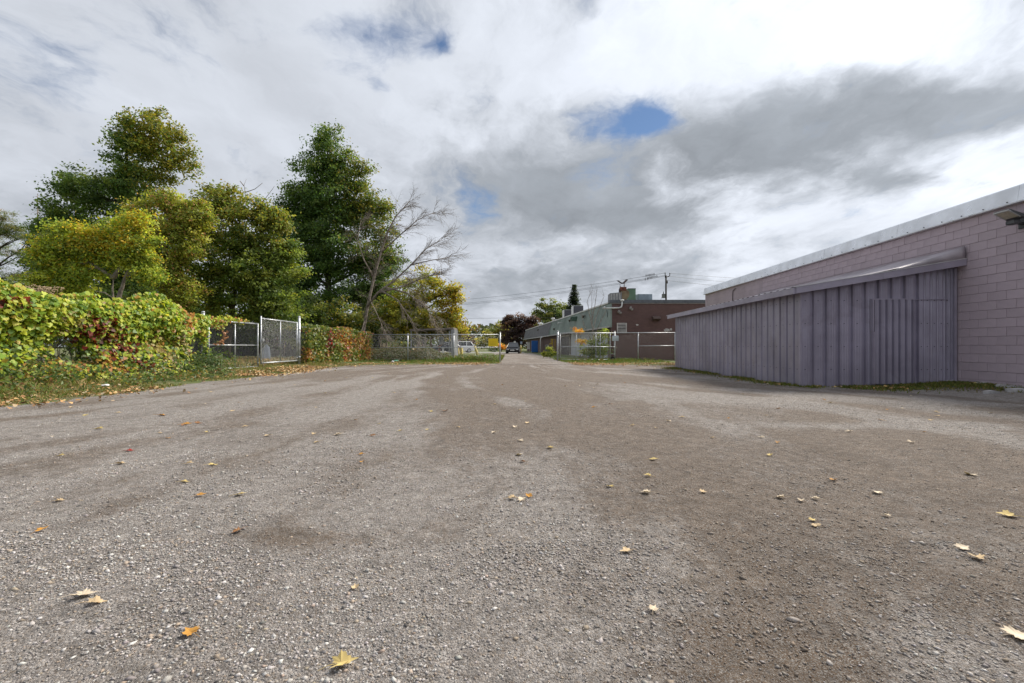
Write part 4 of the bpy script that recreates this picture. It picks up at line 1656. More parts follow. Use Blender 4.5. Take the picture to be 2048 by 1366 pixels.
def build_trees():
    YG = [(.17, .19, .03), (.22, .22, .035), (.26, .21, .04)]
    # tall maple at left
    tree('maple_tree', 'tallest tree at left, dark green turning olive on its right side', 'tree', 255, 36,
         [(295, 262, 62, 42), (252, 272, 42, 26), (335, 300, 48, 36), (275, 320, 60, 45), (360, 335, 32, 26), (285, 375, 62, 45), (215, 390, 60, 40), (165, 370, 48, 36), (150, 415, 55, 42), (225, 440, 90, 45), (110, 465, 40, 40), (150, 480, 70, 45), (250, 500, 110, 60), (330, 430, 50, 50), (170, 560, 110, 60), (300, 590, 110, 50)],
         80000, .19, [(.05, .085, .025), (.07, .11, .03), (.10, .13, .032), (.04, .065, .02)], [3, 3, 2.5, 1.5], .34, .62,
         (YG, lambda P: .75 * sstep(P[:, 0] * .9 + P[:, 2] * .32, -23.4, -19.6) * sstep(P[:, 2], 9, 13)))
    # conical maple in the middle
    tree('maple_tree', 'tall conical dark green tree standing in the middle of the left group', 'tree', 655, 38,
         [(660, 278, 26, 26), (655, 312, 46, 34), (678, 345, 56, 38), (630, 350, 46, 38), (668, 392, 78, 46), (615, 405, 52, 42), (720, 405, 48, 42), (665, 450, 95, 52), (745, 445, 44, 46), (600, 470, 56, 50), (690, 505, 100, 50), (610, 540, 66, 54), (760, 495, 40, 44), (700, 575, 95, 55), (610, 610, 85, 55), (770, 560, 46, 46), (600, 570, 50, 50)],
         92000, .19, [(.045, .08, .024), (.065, .105, .028), (.09, .125, .03), (.035, .06, .02)], [3, 3, 2, 1.5], .36, .62,
         ([(.13, .16, .03), (.18, .19, .03), (.20, .17, .035)], lambda P: .6 * sstep(P[:, 0] + .12 * P[:, 2], -13.6, -10.2) * sstep(P[:, 2], 6, 11)))
    # olive-brown maple between them
    tree('maple_tree', 'broad olive green maple with browning top between the two tall trees', 'tree', 455, 27,
         [(420, 405, 40, 30), (452, 405, 30, 30), (500, 415, 36, 34), (535, 440, 30, 30), (420, 450, 62, 42), (505, 470, 62, 45), (550, 500, 36, 45), (430, 510, 70, 45), (500, 545, 85, 45), (420, 575, 70, 38), (545, 575, 56, 56), (470, 610, 80, 36), (390, 610, 60, 36), (560, 620, 60, 40), (575, 540, 40, 50)],
         56000, .155, [(.095, .125, .03), (.13, .155, .035), (.07, .105, .026), (.17, .17, .035)], [3, 3, 3, 1.2], .20, .46,
         ([(.22, .20, .045), (.26, .19, .05), (.20, .20, .04)], lambda P: .40 * sstep(P[:, 2], 6.0, 8.6)))
    # feathery yellow-green tree
    tree('locust_tree', 'feathery yellow green tree with salmon seed clusters in front of the tall maple', 'tree', 318, 24,
         [(340, 400, 34, 22), (300, 425, 42, 22), (385, 425, 34, 26), (330, 455, 66, 30), (270, 470, 50, 22), (375, 490, 45, 36), (310, 525, 55, 35), (340, 570, 45, 36), (375, 585, 36, 36)],
         34000, .125, [(.18, .195, .035), (.22, .22, .05), (.14, .16, .03), (.10, .125, .03)], [3, 2, 3, 2], .14, .42,
         ([(.42, .24, .12), (.36, .20, .10)], lambda P: .10 + .25 * np.exp(-((P[:, 0] + 18.9) / .8) ** 2 - ((P[:, 2] - 7.2) / .6) ** 2)))
    # bright small tree in front, forked trunk showing
    Yf = 20
    bx = (228 - 1024) / F * Yf
    tree('ash_tree', 'bright yellow green small tree with forked bare trunk behind the vines', 'tree', 228, Yf,
         [(140, 462, 28, 16), (115, 488, 34, 20), (165, 495, 46, 24), (95, 520, 28, 20), (140, 530, 42, 22), (200, 480, 40, 20), (230, 455, 34, 18), (262, 440, 30, 20), (225, 510, 46, 22), (275, 480, 36, 24), (180, 550, 36, 18), (110, 560, 34, 18), (90, 580, 22, 12), (150, 578, 30, 12), (270, 520, 30, 24), (300, 545, 26, 20), (78, 500, 14, 10)],
         34000, .115, [(.18, .215, .035), (.23, .25, .04), (.13, .17, .03), (.09, .125, .028)], [3, 2.5, 2.8, 1.8], .10, .40,
         ([(.44, .36, .04), (.48, .34, .05)], lambda P: .08 + .42 * sstep(fbm(P[:, 0] * .9, P[:, 2] * .9, 19, 3), .48, .68) * sstep(P[:, 2], 3.8, 5.6)),
         limbs=22, bark=BARKG,
         trunks=[((bx, Yf, .0), tuple(at(227, 555, Yf))), (tuple(at(227, 556, Yf)), tuple(at(165, 515, Yf))), (tuple(at(227, 556, Yf)), tuple(at(262, 500, Yf))), (tuple(at(236, 600, Yf)), tuple(at(258, 530, Yf)))])
    # yellow-orange tree on the right of the group
    tree('linden_tree', 'yellow and orange autumn tree at the right end of the left group', 'tree', 850, 35,
         [(845, 565, 36, 26), (880, 580, 30, 30), (800, 590, 45, 34), (900, 610, 24, 34), (860, 620, 48, 38), (810, 640, 45, 34), (915, 640, 18, 30), (885, 655, 32, 22), (925, 665, 10, 14), (775, 630, 36, 36), (840, 660, 50, 16)],
         34000, .17, [(.22, .21, .035), (.27, .23, .04), (.15, .17, .035), (.10, .13, .03)], [3, 2.5, 2.5, 1.6], .22, .50,
         ([(.34, .22, .035), (.30, .26, .04)], lambda P: .45 * sstep(P[:, 0], -7.2, -4.6)))
    # pine at the far left edge
    tree('pine_tree', 'flat-topped pine with open reddish branches at the left frame edge', 'tree', -14, 40,
         [(8, 440, 34, 14), (30, 455, 26, 10), (12, 468, 44, 10), (65, 480, 30, 10), (25, 505, 40, 8), (60, 520, 34, 8), (15, 530, 30, 8), (50, 548, 34, 7), (20, 565, 44, 8), (70, 560, 26, 8), (-40, 480, 50, 30), (-40, 540, 50, 30), (0, 424, 10, 6)],
         22000, .26, [(.06, .085, .03), (.10, .10, .035), (.14, .10, .04), (.04, .06, .024)], [3, 2, 1.2, 2], .26, .50, None, flat=.4, outline=OUT_NEEDLE, shell=.1)
    # spruce with a dead top
    Ys = 44
    t, C = tree('spruce_tree', 'dark spruce with a bare dead top rising above its branches', 'tree', 76, Ys,
                [(78, 465, 14, 14), (85, 490, 26, 18), (80, 515, 36, 20), (90, 545, 46, 24), (85, 580, 52, 26), (90, 610, 55, 24)],
                9000, .26, [(.04, .065, .025), (.06, .08, .03), (.05, .07, .028)], [2, 1, 2], .20, .55, None, outline=OUT_OVAL, droop=.25)
    mb = MB()
    p0, p1 = at(76, 500, Ys), at(75, 388, Ys)
    mb.tube([p0, p0.lerp(p1, .5), p1], [.10, .07, .02], 6)
    for k in range(30):
        f = random.uniform(.15, 1)
        a = p0.lerp(p1, f)
        ang = random.uniform(0, 6.28)
        L = (1.15 - f) * 1.5 * random.uniform(.5, 1)
        mb.tube([a, a + Vector((math.cos(ang) * L, math.sin(ang) * L, random.uniform(-.1, .15) * L))], [.025, .008], 4)
    part('dead_top', mb, BARKG, t, world=True, smooth=True)
    # understorey shrubs that close the view under the crowns
    shr = [(40, 590, 26, 40, 24), (150, 600, 45, 26, 25), (290, 605, 46, 24, 26), (395, 630, 42, 18, 33), (345, 640, 40, 26, 30), (475, 645, 46, 24, 34), (535, 640, 46, 30, 35), (600, 615, 46, 40, 30), (655, 630, 46, 34, 31.5), (720, 640, 42, 40, 33), (770, 655, 38, 26, 36), (560, 600, 46, 40, 37), (20, 620, 46, 30, 26), (690, 680, 40, 20, 40), (820, 676, 36, 12, 40), (705, 625, 46, 46, 36), (765, 620, 40, 44, 37), (740, 575, 36, 36, 37.5)]
    labs = ['brownish green shrub below the pine behind the vines', 'dark shrub under the bright forked tree', 'dark shrub behind the vines right of the forked trunk', 'dark shrub over the left gate post', 'dark shrub under the feathery tree', 'dark shrub seen above the left gate leaf', 'dark shrub seen above the right gate leaf', 'green shrub behind the right gate post', 'green shrub with yellow patch behind the creeper', 'green shrub at the foot of the leafless tree', 'brown green shrub under the yellow tree', 'dark bush between the olive maple and the conical tree', 'low dark shrub at the left edge behind the vines', 'low dark bush in shade beyond the back fence corner', 'low bush behind the pipe shelter', 'dense green shrub filling the gap behind the leafless trunk', 'dense olive shrub right of the leafless trunk', 'upper green bush behind the leafless trunk']
    for i, ((px, py, rx, ry, Y), lab) in enumerate(zip(shr, labs)):
        yel = i in (8, 9, 10)
        lob = [(px, py, rx, ry), (px - rx * .5, py + ry * .5, rx * .7, ry * .8), (px + rx * .5, py + ry * .4, rx * .7, ry * .8), (px, py + ry, rx, ry)]
        cols = [(.055, .08, .026), (.08, .11, .03), (.04, .06, .02), (.11, .12, .035)]
        tree('shrub', lab, 'shrub', px, Y, lob, 5200 if Y < 36 else 3600, .17, cols, [3, 2.5, 2, 1.3], .05, .42,
             ([(.26, .22, .04), (.22, .20, .04)], lambda P: .30 + 0 * P[:, 0]) if yel else None, limbs=10, group='shrubs behind the left fences')


build_trees()


def build_bare_tree():
    Y = 31.5
    t = thing('bare_tree', 'leafless grey tree leaning right with drooping twigs', 'tree', ((722 - 1024) / F * Y, Y, 0))
    mb, tw = MB(), MB()
    def pl(pts, r0, r1, n=7):
        P = [at(a, b, Y + (d if d else 0)) for a, b, d in pts]
        m = len(P)
        mb.tube(P, [r0 + (r1 - r0) * i / (m - 1) for i in range(m)], n)
        return P
    main = [
        (pl([(722, 712, 0), (727, 660, 0), (736, 610, .1), (748, 555, .3), (762, 505, .5), (776, 462, .5), (792, 432, .4), (820, 402, .2)], .13, .025), .9),
        (pl([(736, 612, 0), (756, 585, -.2), (790, 560, -.3), (822, 530, -.2), (852, 498, 0), (884, 478, .2)], .085, .016), 1.1),
        (pl([(756, 585, -.2), (800, 575, -.6), (845, 556, -.8), (880, 545, -1)], .08, .015), 1.1),
        (pl([(770, 575, -.2), (812, 585, -.8), (850, 612, -1.2), (868, 640, -1.3)], .07, .012), 1.0),
        (pl([(760, 580, -.2), (795, 600, -1), (822, 640, -1.4), (835, 668, -1.5)], .06, .01), .9),
        (pl([(748, 555, .3), (728, 520, .3), (715, 480, .2), (722, 440, .2)], .06, .012), .8),
        (pl([(762, 505, .5), (800, 470, .8), (835, 440, 1), (868, 425, 1)], .06, .012), 1.0),
        (pl([(740, 600, 0), (755, 630, -.8), (768, 660, -1), (775, 672, -1.1)], .035, .008), .6),
        (pl([(730, 640, 0), (722, 665, -.5), (712, 690, -.7)], .03, .008), .4),
        (pl([(822, 530, -.2), (865, 520, -.3), (898, 515, -.3)], .045, .01), 1.0),
    ]
    def grow(p, d, L, r, lev):
        seg = 3
        pts = [p]
        dd = d.copy()
        for i in range(seg):
            dd = (dd + Vector((random.gauss(.03, .13), random.gauss(0, .13), random.gauss(-.035, .11)))).normalized()
            pts.append(pts[-1] + dd * L / seg)
        tw.tube(pts, [r, r * .8, r * .6, r * .4], 3, cap=False)
        if lev > 0:
            for j in (1, 2, 3):
                for _ in range(2 if lev > 1 else 1 + (random.random() < .6)):
                    d2 = (dd + Vector((random.gauss(0, .45), random.gauss(0, .45), random.gauss(-.02, .4)))).normalized()
                    grow(pts[j], d2, L * random.uniform(.45, .7), r * .6, lev - 1)
    for P, k in main:
        for i in range(2, len(P)):
            d = (P[i] - P[i - 1]).normalized()
            for _ in range(9):
                d2 = (d + Vector((random.gauss(.12, .5), random.gauss(0, .5), random.gauss(0, .4)))).normalized()
                grow(P[i].lerp(P[i - 1], random.random()), d2, k * random.uniform(.55, 1.15), .015, 2)
    part('trunk', mb, BARKG, t, world=True, smooth=True)
    part('twigs', tw, BARKG, t, world=True, normals=False, kind='stuff')
    # dead twigs poking out of the olive maple
    Y = 28
    t = thing('dead_branch', 'dead forked branch sticking out of the olive maple top', 'branch', tuple(at(500, 420, Y)))
    mb = MB()
    for pts in ([(500, 430), (492, 395), (488, 370), (493, 358)], [(490, 385), (510, 378), (525, 366)], [(505, 432), (530, 398), (545, 378), (549, 372)], [(520, 410), (540, 415), (568, 412)], [(488, 372), (480, 362)]):
        mb.tube([at(a, b, Y) for a, b in pts], [.03, .02, .014, .008][:len(pts)], 4)
    part('wood', mb, BARKG, t, world=True, smooth=True)


build_bare_tree()


def build_far_trees():
    tree('beech_tree', 'dark purple leaved tree by the end of the green building', 'tree', 1035, 104,
         [(1035, 645, 28, 18), (1020, 660, 24, 18), (1050, 660, 28, 18), (1030, 676, 34, 14), (1058, 645, 16, 14)],
         9000, .42, [(.040, .026, .028), (.06, .036, .036), (.03, .02, .022), (.085, .045, .035)], [3, 2, 2, 1], .35, .9, limbs=16)
    tree('poplar_tree', 'large green tree rising behind the green building roof', 'tree', 1105, 125,
         [(1105, 612, 28, 17), (1085, 628, 22, 20), (1120, 630, 30, 22), (1095, 645, 34, 18), (1130, 615, 12, 14), (1125, 650, 30, 20)],
         9000, .5, [(.10, .12, .045), (.14, .15, .05), (.075, .10, .04)], [3, 2, 2], .4, 1.0, limbs=14)
    tree('yellow_tree', 'yellowish tree left of the purple leaved tree', 'tree', 995, 122,
         [(1000, 655, 16, 12), (985, 668, 18, 12), (1005, 672, 18, 14), (992, 684, 26, 9), (965, 682, 16, 9)],
         5600, .42, [(.22, .19, .05), (.14, .15, .04), (.10, .12, .04)], [2, 2, 2], .3, .9, limbs=10)
    tree('plum_tree', 'small dark red tree behind the white parked vehicle', 'tree', 938, 100,
         [(938, 676, 11, 9), (930, 685, 11, 8), (944, 685, 10, 8)], 2600, .36, [(.055, .03, .032), (.04, .024, .026)], [1, 1], .15, .7, limbs=8)
    # hedge-like green trees farther off, in the gap
    tree('ash_tree', 'low green tree in the gap between the plum and yellow trees', 'tree', 962, 150,
         [(962, 680, 14, 8), (975, 676, 12, 9), (955, 687, 16, 6), (985, 686, 16, 7)], 3600, .5, [(.12, .14, .045), (.16, .16, .05)], [1, 1], .2, .9, limbs=8)
    # spruce behind the roof
    Y = 112
    bx = (1148 - 1024) / F * Y
    t = thing('spruce_tree', 'dark pointed spruce standing behind the green building', 'tree', (bx, Y, 0))
    n_t = 30
    top = H + (693 - 571) / F * Y
    P, N, S_ = [], [], []
    mb = MB()
    mb.tube([(bx, Y, -.1), (bx, Y, top)], [.28, .02], 7)
    for i in range(n_t):
        f = i / (n_t - 1)
        z = top - .2 - f * (top - 2.2) + random.uniform(-.2, .2)
        rad = .35 + 3.9 * f ** .85
        nb = 7 + int(8 * f)
        for k in range(nb):
            a = random.uniform(0, 6.283)
            R = rad * random.uniform(.7, 1.12)
            q = Vector((bx + math.cos(a) * R, Y + math.sin(a) * R, z + random.uniform(-.1, .22) * R))
            mb.tube([(bx, Y, z + .1), tuple(q)], [.04, .012], 3, cap=False)
            m = int(16 + R * 26)
            tt = RNG.uniform(.12, 1, m)
            pp = np.array((bx, Y, z + .1))[None] * (1 - tt[:, None]) + np.array(q)[None] * tt[:, None]
            pp = pp + RNG.normal(size=(m, 3)) * np.array([.22, .22, .20]) - np.array([0, 0, .12])
            P.append(pp)
            N.append(np.array([0, 0, 1.0]) + RNG.normal(size=(m, 3)) * .5)
    P = np.concatenate(P); N = np.concatenate(N)
    col = palette(len(P), [(.035, .055, .03), (.05, .07, .035), (.025, .04, .024)], [2, 1, 1], .2)
    part('crown', leaf_cards('crown', P - np.array((bx, Y, 0)), N, RNG.uniform(.25, .5, len(P)), col, OUT_OVAL), LEAF, t)
    part('trunk', mb, BARK, t, world=True)
    # orange and green bushes by the street
    tree('bush', 'round orange leaved bush beside the dark car', 'shrub', 1003, 78,
         [(1000, 694, 8, 6), (1008, 696, 7, 6), (994, 697, 5, 5)], 1800, .2, [(.42, .20, .03), (.36, .26, .05), (.30, .13, .03)], [2, 1, 1], .06, .4, limbs=6)
    tree('bush', 'low green clipped bush left of the orange bush', 'shrub', 988, 76,
         [(988, 699, 8, 4), (984, 700, 6, 4)], 1200, .18, [(.05, .08, .025), (.08, .11, .03)], [1, 1], .05, .4, limbs=5)
    # distant wood closing the horizon
    n = 60000
    x = RNG.uniform(-420, 420, n)
    y = 190 + RNG.uniform(-14, 14, n)
    hh = 7.5 + 9 * (fbm(x * .03, x * 0, 9, 4) - .3)
    z = RNG.uniform(0, 1, n) ** .8 * hh
    P = np.stack([x, y, z], 1)
    N = np.stack([RNG.normal(size=n) * .6, -.4 + RNG.normal(size=n) * .5, .6 + RNG.normal(size=n) * .4], 1)
    g = fbm(x * .06, z * .1, 21, 3)
    c = palette(n, [(.08, .10, .04), (.11, .125, .045), (.06, .08, .035)], [1, 1, 1], .15)
    c2 = palette(n, [(.22, .17, .06), (.18, .11, .05)], [1, 1], .15)
    c = np.where((RNG.uniform(size=n) < sstep(g, .5, .7) * .7)[:, None], c2, c)
    stuff('distant_wood', leaf_cards('distant_wood', P, N, RNG.uniform(1.0, 2.0, n), c, OUT_DIAMOND), LEAF, 'far wood along the horizon')


build_far_trees()


# ------------------------------------------------------------------ green and brown building
def build_green_building():
    A = Vector((7.30, 33.05, 0)); B = Vector((2.43, 95, 0))
    e = (B - A)
    rot = math.atan2(-e.x, e.y)
    L = e.length
    t = thing('green_building', 'long single storey brown brick building with green metal mansard roof', 'building', tuple(A), rot)
    green = mat('mansard_green', (.235, .285, .255), .55, .05, .14, .5, .1, 20, streak=.2)
    grey = mat('mansard_grey', (.13, .13, .135), .85, 0, .12, 2, .4, 30)
    brown = brick_mat('brown_brick', (.165, .088, .078), (.12, .066, .06), (.085, .054, .05), .22, .075, .010, (0, 2), .75, .35)
    brown_s = brick_mat('brown_brick_side', (.16, .09, .075), (.12, .07, .06), (.08, .058, .054), .22, .075, .010, (1, 2), .75, .35)
    pale = mat('pale_wall_paint', (.50, .52, .56), .6, 0, .06, 1)
    white = mat('edge_white', (.70, .70, .69), .5)
    lgrey = mat('fascia_grey', (.42, .42, .41), .6)
    RX = .7
    # mansard sheets with standing seams
    y = .32
    k = 0
    while y < L - .1:
        y1 = min(y + 3.1, L)
        if y < 29 < y1:
            y1 = 29
        m = green if y < 28.9 else grey
        mb = MB()
        n = 8
        vs = []
        dx = random.uniform(-.006, .006)
        for i in range(n):
            u0 = y + (y1 - y) * i / n
            u1 = y + (y1 - y) * (i + 1) / n
            w = (u1 - u0)
            for (u, d) in ((u0, 0), (u0 + w * .06, -.03), (u0 + w * .12, 0), (u1, 0)):
                vs.append((u, d if m is green else d * .2))
        pts = []
        for z, xo in ((2.49, 0.0), (4.30, .42)):
            for (u, d) in vs:
                pts.append((xo + d + dx, u, z))
        q = len(vs)
        mb.add(pts, [(i, i + 1, q + i + 1, q + i) for i in range(q - 1)])
        part('mansard_panel', mb, m, t)
        y = y1 + .002
        k += 1
    part('fascia', MB().box(-.05, .04, .3, L + .02, 2.36, 2.485), lgrey, t)
    part('soffit', MB().box(.04, RX + .1, .3, L, 2.40, 2.46), mat('soffit_dark', (.06, .05, .045), .8), t)
    part('roof_edge', MB().box(.36, .62, .3, L + .05, 4.305, 4.42), white, t)
    part('roof', MB().box(.6, 13, .3, L, 4.22, 4.32), mat('roof_gravel', (.20, .2, .2), .9), t)
    part('side_wall', MB().box(RX, RX + .25, .35, L, -.2, 2.42), brown_s, t)
    part('wall_panel', MB().box(RX - .05, RX - .004, 3.2, 17.2, -.1, 2.38), pale, t, label='pale lilac painted stretch of wall')
    for i in range(8):
        yy = 3.2 + i * 2.0
        part('panel_joint', MB().box(RX - .062, RX - .052, yy, yy + .05, -.1, 2.37), mat('joint', (.38, .40, .44), .6) if i == 0 else bpy.data.materials['joint'], t)
    d = part('door', MB().box(RX - .06, RX - .004, 18.0, 23.0, -.1, 2.1), mat('door_dark', (.045, .04, .045), .5), t)
    part('door_frame', MB().box(RX - .08, RX - .004, 17.8, 17.98, -.1, 2.3).box(RX - .08, RX - .004, 23.02, 23.2, -.1, 2.3).box(RX - .08, RX - .004, 17.98, 23.02, 2.12, 2.3), mat('frame_beige', (.4, .38, .34), .6), d)
    part('far_wall', MB().box(RX, 13, L - .2, L + .0, -.2, 4.2), brown, t)
    # end wall facing the yard
    ew = MB().box(7.30, 23, 33.0, 33.28, -.2, 4.14)
    w = part('end_wall', ew, brown, t, world=True)
    part('parapet_cap', MB().box(7.12, 23.1, 32.92, 33.36, 4.142, 4.37), mat('cap_slate', (.115, .125, .14), .5, .1), t, world=True)
    part('cap_strip', MB().box(7.28, 23.1, 32.95, 33.0, 4.08, 4.139), mat('strip_tan', (.25, .23, .22), .6), t, world=True)
    part('corner_board', MB().box(7.22, 7.32, 32.965, 33.10, 2.36, 4.139), green, t, world=True)
    def XW(px):
        return (px - 1024) / F * 33
    def ZW(py):
        return H + (693 - py) / F * 33
    # louvre
    lv = part('louvre', MB().box(XW(1233.2), XW(1253), 32.955, 33.0, ZW(664.8), ZW(646)), mat('louvre_back', (.03, .03, .03), .8), t, world=True)
    fr = MB()
    x0, x1, z0, z1 = XW(1233.2), XW(1253), ZW(664.8), ZW(646)
    fr.box(x0, x0 + .07, 32.90, 32.953, z0, z1).box(x1 - .07, x1, 32.90, 32.953, z0, z1).box(x0 + .071, x1 - .071, 32.90, 32.953, z1 - .06, z1).box(x0 + .071, x1 - .071, 32.90, 32.953, z0, z0 + .06)
    lm = mat('louvre_white', (.55, .52, .50), .6)
    part('louvre_frame', fr, lm, lv, world=True)
    for i in range(5):
        zz = z0 + .09 + i * (z1 - z0 - .14) / 5
        part('slat', MB().add([(x0 + .072, 32.90, zz), (x1 - .072, 32.90, zz), (x1 - .072, 32.95, zz + .02), (x0 + .072, 32.95, zz + .02), (x0 + .072, 32.90, zz + .04), (x1 - .072, 32.90, zz + .04), (x1 - .072, 32.95, zz + .06), (x0 + .072, 32.95, zz + .06)],
                              [(0, 3, 2, 1), (4, 5, 6, 7), (0, 1, 5, 4), (1, 2, 6, 5), (2, 3, 7, 6), (3, 0, 4, 7)]), lm, lv, world=True)
    # painted-out marks
    g = MB()
    random.seed(3)
    for (ax, az, s) in ((1330, 661, .10), (1333, 660, .12), (1336.5, 660.5, .10), (1342, 659, .08), (1274.5, 649.5, .09)):
        pts = []
        for k in range(9):
            a = k / 9 * 6.283
            r = s * random.uniform(.5, 1.3)
            pts.append((XW(ax) + math.cos(a) * r, ZW(az) + math.sin(a) * r))
        g.prism(pts, 32.985, 32.998, 'xz')
    part('paint_marks', g, mat('graffiti_white', (.6, .58, .56), .7), w, world=True)
    # pipe that runs round the corner
    part('vent_pipe', MB().tube([(XW(1205), 32.9, ZW(616.5)), (XW(1237), 32.88, ZW(616)), (XW(1242), 32.88, ZW(614)), (XW(1243), 32.88, ZW(611)), (XW(1243.5), 32.88, ZW(603))], .055, 8), white, t, world=True, smooth=True)
    part('vent_cap', MB().lathe([(.06, -.06), (.14, -.04), (.14, .06), (.03, .1)], (XW(1243.5), 32.88, ZW(601.5)), 12), white, t, world=True, smooth=True)
    # flood lamps on the end wall
    for px, py in ((1238, 622), (1261, 615)):
        lp = MB()
        lp.bbox(XW(px) - .08, XW(px) + .08, 32.9, 32.997, ZW(py) - .05, ZW(py) + .07, .02)
        lp.lathe([(.05, 0), (.09, .06), (.10, .16), (.02, .17)], (XW(px) + .06, 32.82, ZW(py) - .24), 10)
        lp.lathe([(.05, 0), (.09, .05), (.10, .12), (.02, .13)], (XW(px) - .06, 32.84, ZW(py) - .16), 10)
        part('flood_lamp', lp, mat('lamp_aged', (.30, .28, .27), .6) if 'lamp_aged' not in bpy.data.materials else bpy.data.materials['lamp_aged'], t, world=True)
    # hooded exhaust
    hx, hz = XW(1310.5), ZW(636.5)
    part('exhaust_hood', MB().prism([(33.0, hz + .14), (32.86, hz + .16), (32.55, hz + .02), (32.52, hz - .06), (32.72, hz - .16), (33.0, hz - .18)], hx - .26, hx + .26, 'yz'), mat('hood_rust', (.11, .075, .065), .7), t, world=True)
    # things fixed to the mansard: lamps, box, stub pipes
    def M(px, py):
        """point on the mansard seen at a pixel"""
        d = Vector(((px - 1024) / F, 1, (693 - py) / F))
        n = e.normalized()
        nx = Vector((n.y, -n.x, 0))           # into the building
        # plane: x_local = (z-2.49)*.232
        o = Vector((0, 0, H))
        a = d.dot(nx) - d.z * .232
        b = (A - o).dot(nx) + (H - 2.49) * .232
        return o + d * (b / a)
    gb = M(1153, 638)
    part('exhaust_box', MB().bbox(gb.x - .55, gb.x + .05, gb.y - .25, gb.y + .25, gb.z - .22, gb.z + .25, .03), mat('box_green', (.07, .12, .09), .5), t, world=True)
    part('exhaust_mouth', MB().bbox(gb.x - .60, gb.x - .552, gb.y - .18, gb.y + .18, gb.z - .05, gb.z + .18, .02), DARK, t, world=True)
    for px, py in ((1143, 641), (1170.5, 633), (1111, 658), (1078, 660)):
        c = M(px, py)
        part('roof_lamp', MB().lathe([(.04, 0), (.10, .06), (.14, .2), (.13, .24), (.02, .26)], (c.x - .2, c.y, c.z - .15), 10).cyl((c.x - .2, c.y, c.z + .08), (c.x + .1, c.y, c.z + .1), .03), mat('lamp_bronze', (.10, .09, .07), .5) if 'lamp_bronze' not in bpy.data.materials else bpy.data.materials['lamp_bronze'], t, world=True)
    c = M(1124, 646)
    part('stub_pipe', MB().tube([(c.x + .1, c.y, c.z), (c.x - .5, c.y, c.z + .02), (c.x - .5, c.y, c.z - .15)], .05, 8), white, t, world=True, smooth=True)
    c = M(1212, 614)
    part('vent_dome', MB().lathe([(.03, -.08), (.08, -.02), (.09, .02), (.02, .08)], (c.x - .1, c.y, c.z), 10), white, t, world=True, smooth=True)
    part('conduit', MB().tube([M(1215.6, 634) - Vector((.03, 0, 0)), M(1214.6, 620) - Vector((.03, 0, 0))], .02, 5), DARK, t, world=True)
    # down pipe
    c = Vector(((1081 - 1024) / F * 66, 66, 0))
    part('down_pipe', MB().tube([(c.x + .4, 66, 2.38), (c.x + .05, 66, 2.2), (c.x, 66, 2.0), (c.x, 66, .05)], .07, 8), white, t, world=True, smooth=True)
    return t


build_green_building()


